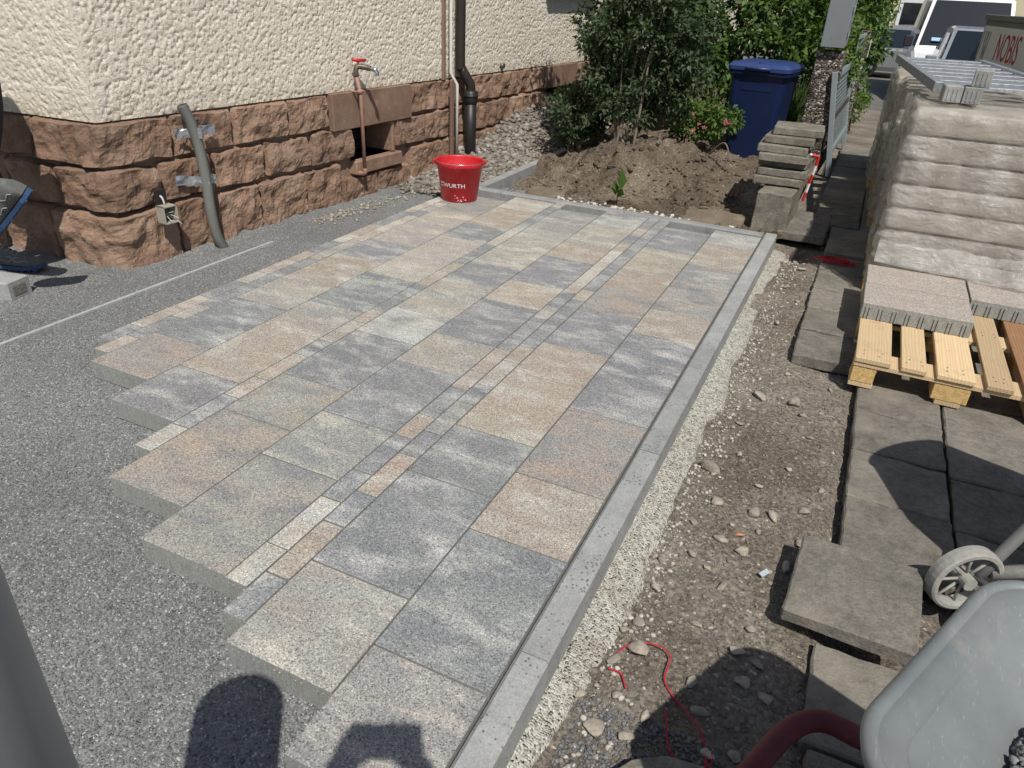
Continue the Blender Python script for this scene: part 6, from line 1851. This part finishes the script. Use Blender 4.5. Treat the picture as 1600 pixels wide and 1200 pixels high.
CREAM = plain("cream_render", (0.62, 0.56, 0.38), 0.9, var=0.08, vscale=3)
WHITER = plain("pale_render", (0.6, 0.58, 0.5), 0.9, var=0.08, vscale=3)
bd = building("cream_house", (-2.0, 37.0, gz(37)), "cream rendered house across the street behind the van", 9.0, 8.0, 6.0, CREAM, [(4.7, 1.1, 1.2, 1.4), (6.9, 1.1, 1.2, 1.4), (0.2, 1.1, 1.2, 1.4), (4.7, 3.8, 1.2, 1.4), (6.9, 3.8, 1.2, 1.4)], [(2.0, 1.0, 2.3)])
tube("wall_lamp", [(3.6, -0.25, 1.9), (3.6, -0.02, 1.9)], 0.14, IRON, bd, 12)
building("pale_house", (8.0, 34.0, gz(34)), "pale house at the far right of the street", 9.0, 8.0, 6.0, WHITER, [(0.6, 1.2, 1.2, 1.4), (3.0, 1.2, 1.2, 1.4)], [(6, 1, 2.2)])
building("far_left_house", (-14.0, 36.0, gz(36)), "pale yellow house behind the street hedge", 9.0, 8.0, 6.0, CREAM, [(1, 1.2, 1.2, 1.4), (4, 1.2, 1.2, 1.4)], [(6.5, 1, 2.2)])

# =================================================================== PHOTOGRAPHER (behind the lens; only the shadow shows)
ph = empty("person", (-0.02, -0.42, -0.13), label="photographer in a dark shirt holding up a phone beside the kerb", cat="person")
PB = Vector(ph.location)
def pv(v): return tuple(Vector(v) - PB)
C0 = Vector((0, 0, 1.412))
hand_at = {}
for sg in (-1, 1):
    hand_at[sg] = C0 + Rt * (0.11 * sg) - Fw * 0.10 + Dn * 0.06
skin_body("trousers", {'pelvis': (pv((-0.02, -0.44, 0.82)), 0.15), 'belly': (pv((-0.02, -0.44, 0.95)), 0.14), 'hR': (pv((0.08, -0.44, 0.76)), 0.095), 'kR': (pv((0.11, -0.42, 0.34)), 0.072), 'aR': (pv((0.11, -0.46, -0.04)), 0.055), 'hL': (pv((-0.12, -0.44, 0.76)), 0.095), 'kL': (pv((-0.15, -0.42, 0.34)), 0.072), 'aL': (pv((-0.15, -0.46, -0.04)), 0.055)},
          [('pelvis', 'belly'), ('pelvis', 'hR'), ('hR', 'kR'), ('kR', 'aR'), ('pelvis', 'hL'), ('hL', 'kL'), ('kL', 'aL')], 'pelvis', CLOTH, ph)
skin_body("shirt", {'w': (pv((-0.02, -0.44, 0.90)), 0.145), 'c': (pv((-0.02, -0.43, 1.18)), 0.16), 'n': (pv((-0.02, -0.42, 1.36)), 0.08),
                    'sR': (pv((0.16, -0.42, 1.29)), 0.07), 'eR': (pv((0.12, -0.25, 1.12)), 0.055), 'wR': (pv(hand_at[1] - Fw * 0.03), 0.035), 'sL': (pv((-0.20, -0.42, 1.29)), 0.07), 'eL': (pv((-0.15, -0.26, 1.12)), 0.055), 'wL': (pv(hand_at[-1] - Fw * 0.03), 0.035)},
          [('w', 'c'), ('c', 'n'), ('c', 'sR'), ('sR', 'eR'), ('eR', 'wR'), ('c', 'sL'), ('sL', 'eL'), ('eL', 'wL')], 'w', SHIRT, ph)
make_head(ph, pv((-0.02, -0.42, 1.35)), (0, 1, -0.35))
for sg in (-1, 1):
    hj, he = hand_joints('h', pv(hand_at[sg]), Rt * (-0.55 * sg) - Dn * 0.75 + Fw * 0.22, Rt * (0.75 * sg) - Dn * 0.5, Fw, 0.3)
    hj['w'] = (pv(hand_at[sg]), 0.03)
    skin_body("hand", hj, he + [('w', 'hpalm')], 'w', SKIN, ph, 1)
for x in (-0.15, 0.11):
    Mh = Matrix.Translation(Vector((x, -0.52, -0.125)) - PB) @ Matrix.Rotation(math.pi / 2, 4, 'Z')
    make_shoe(ph, Mh)
pm = bmesh.new(); add_box(pm, -0.078, 0.078, -0.038, 0.038, -0.004, 0.004, 0.003)
phn = bmobj("phone", pm, plain("phone_black", (0.02, 0.02, 0.022), 0.3))
cc_ = C0 - Fw * 0.012
phn.matrix_world = Matrix(((Rt.x, -Dn.x, -Fw.x, cc_.x), (Rt.y, -Dn.y, -Fw.y, cc_.y), (Rt.z, -Dn.z, -Fw.z, cc_.z), (0, 0, 0, 1)))
tag(phn, "black phone held up by the photographer", "phone")
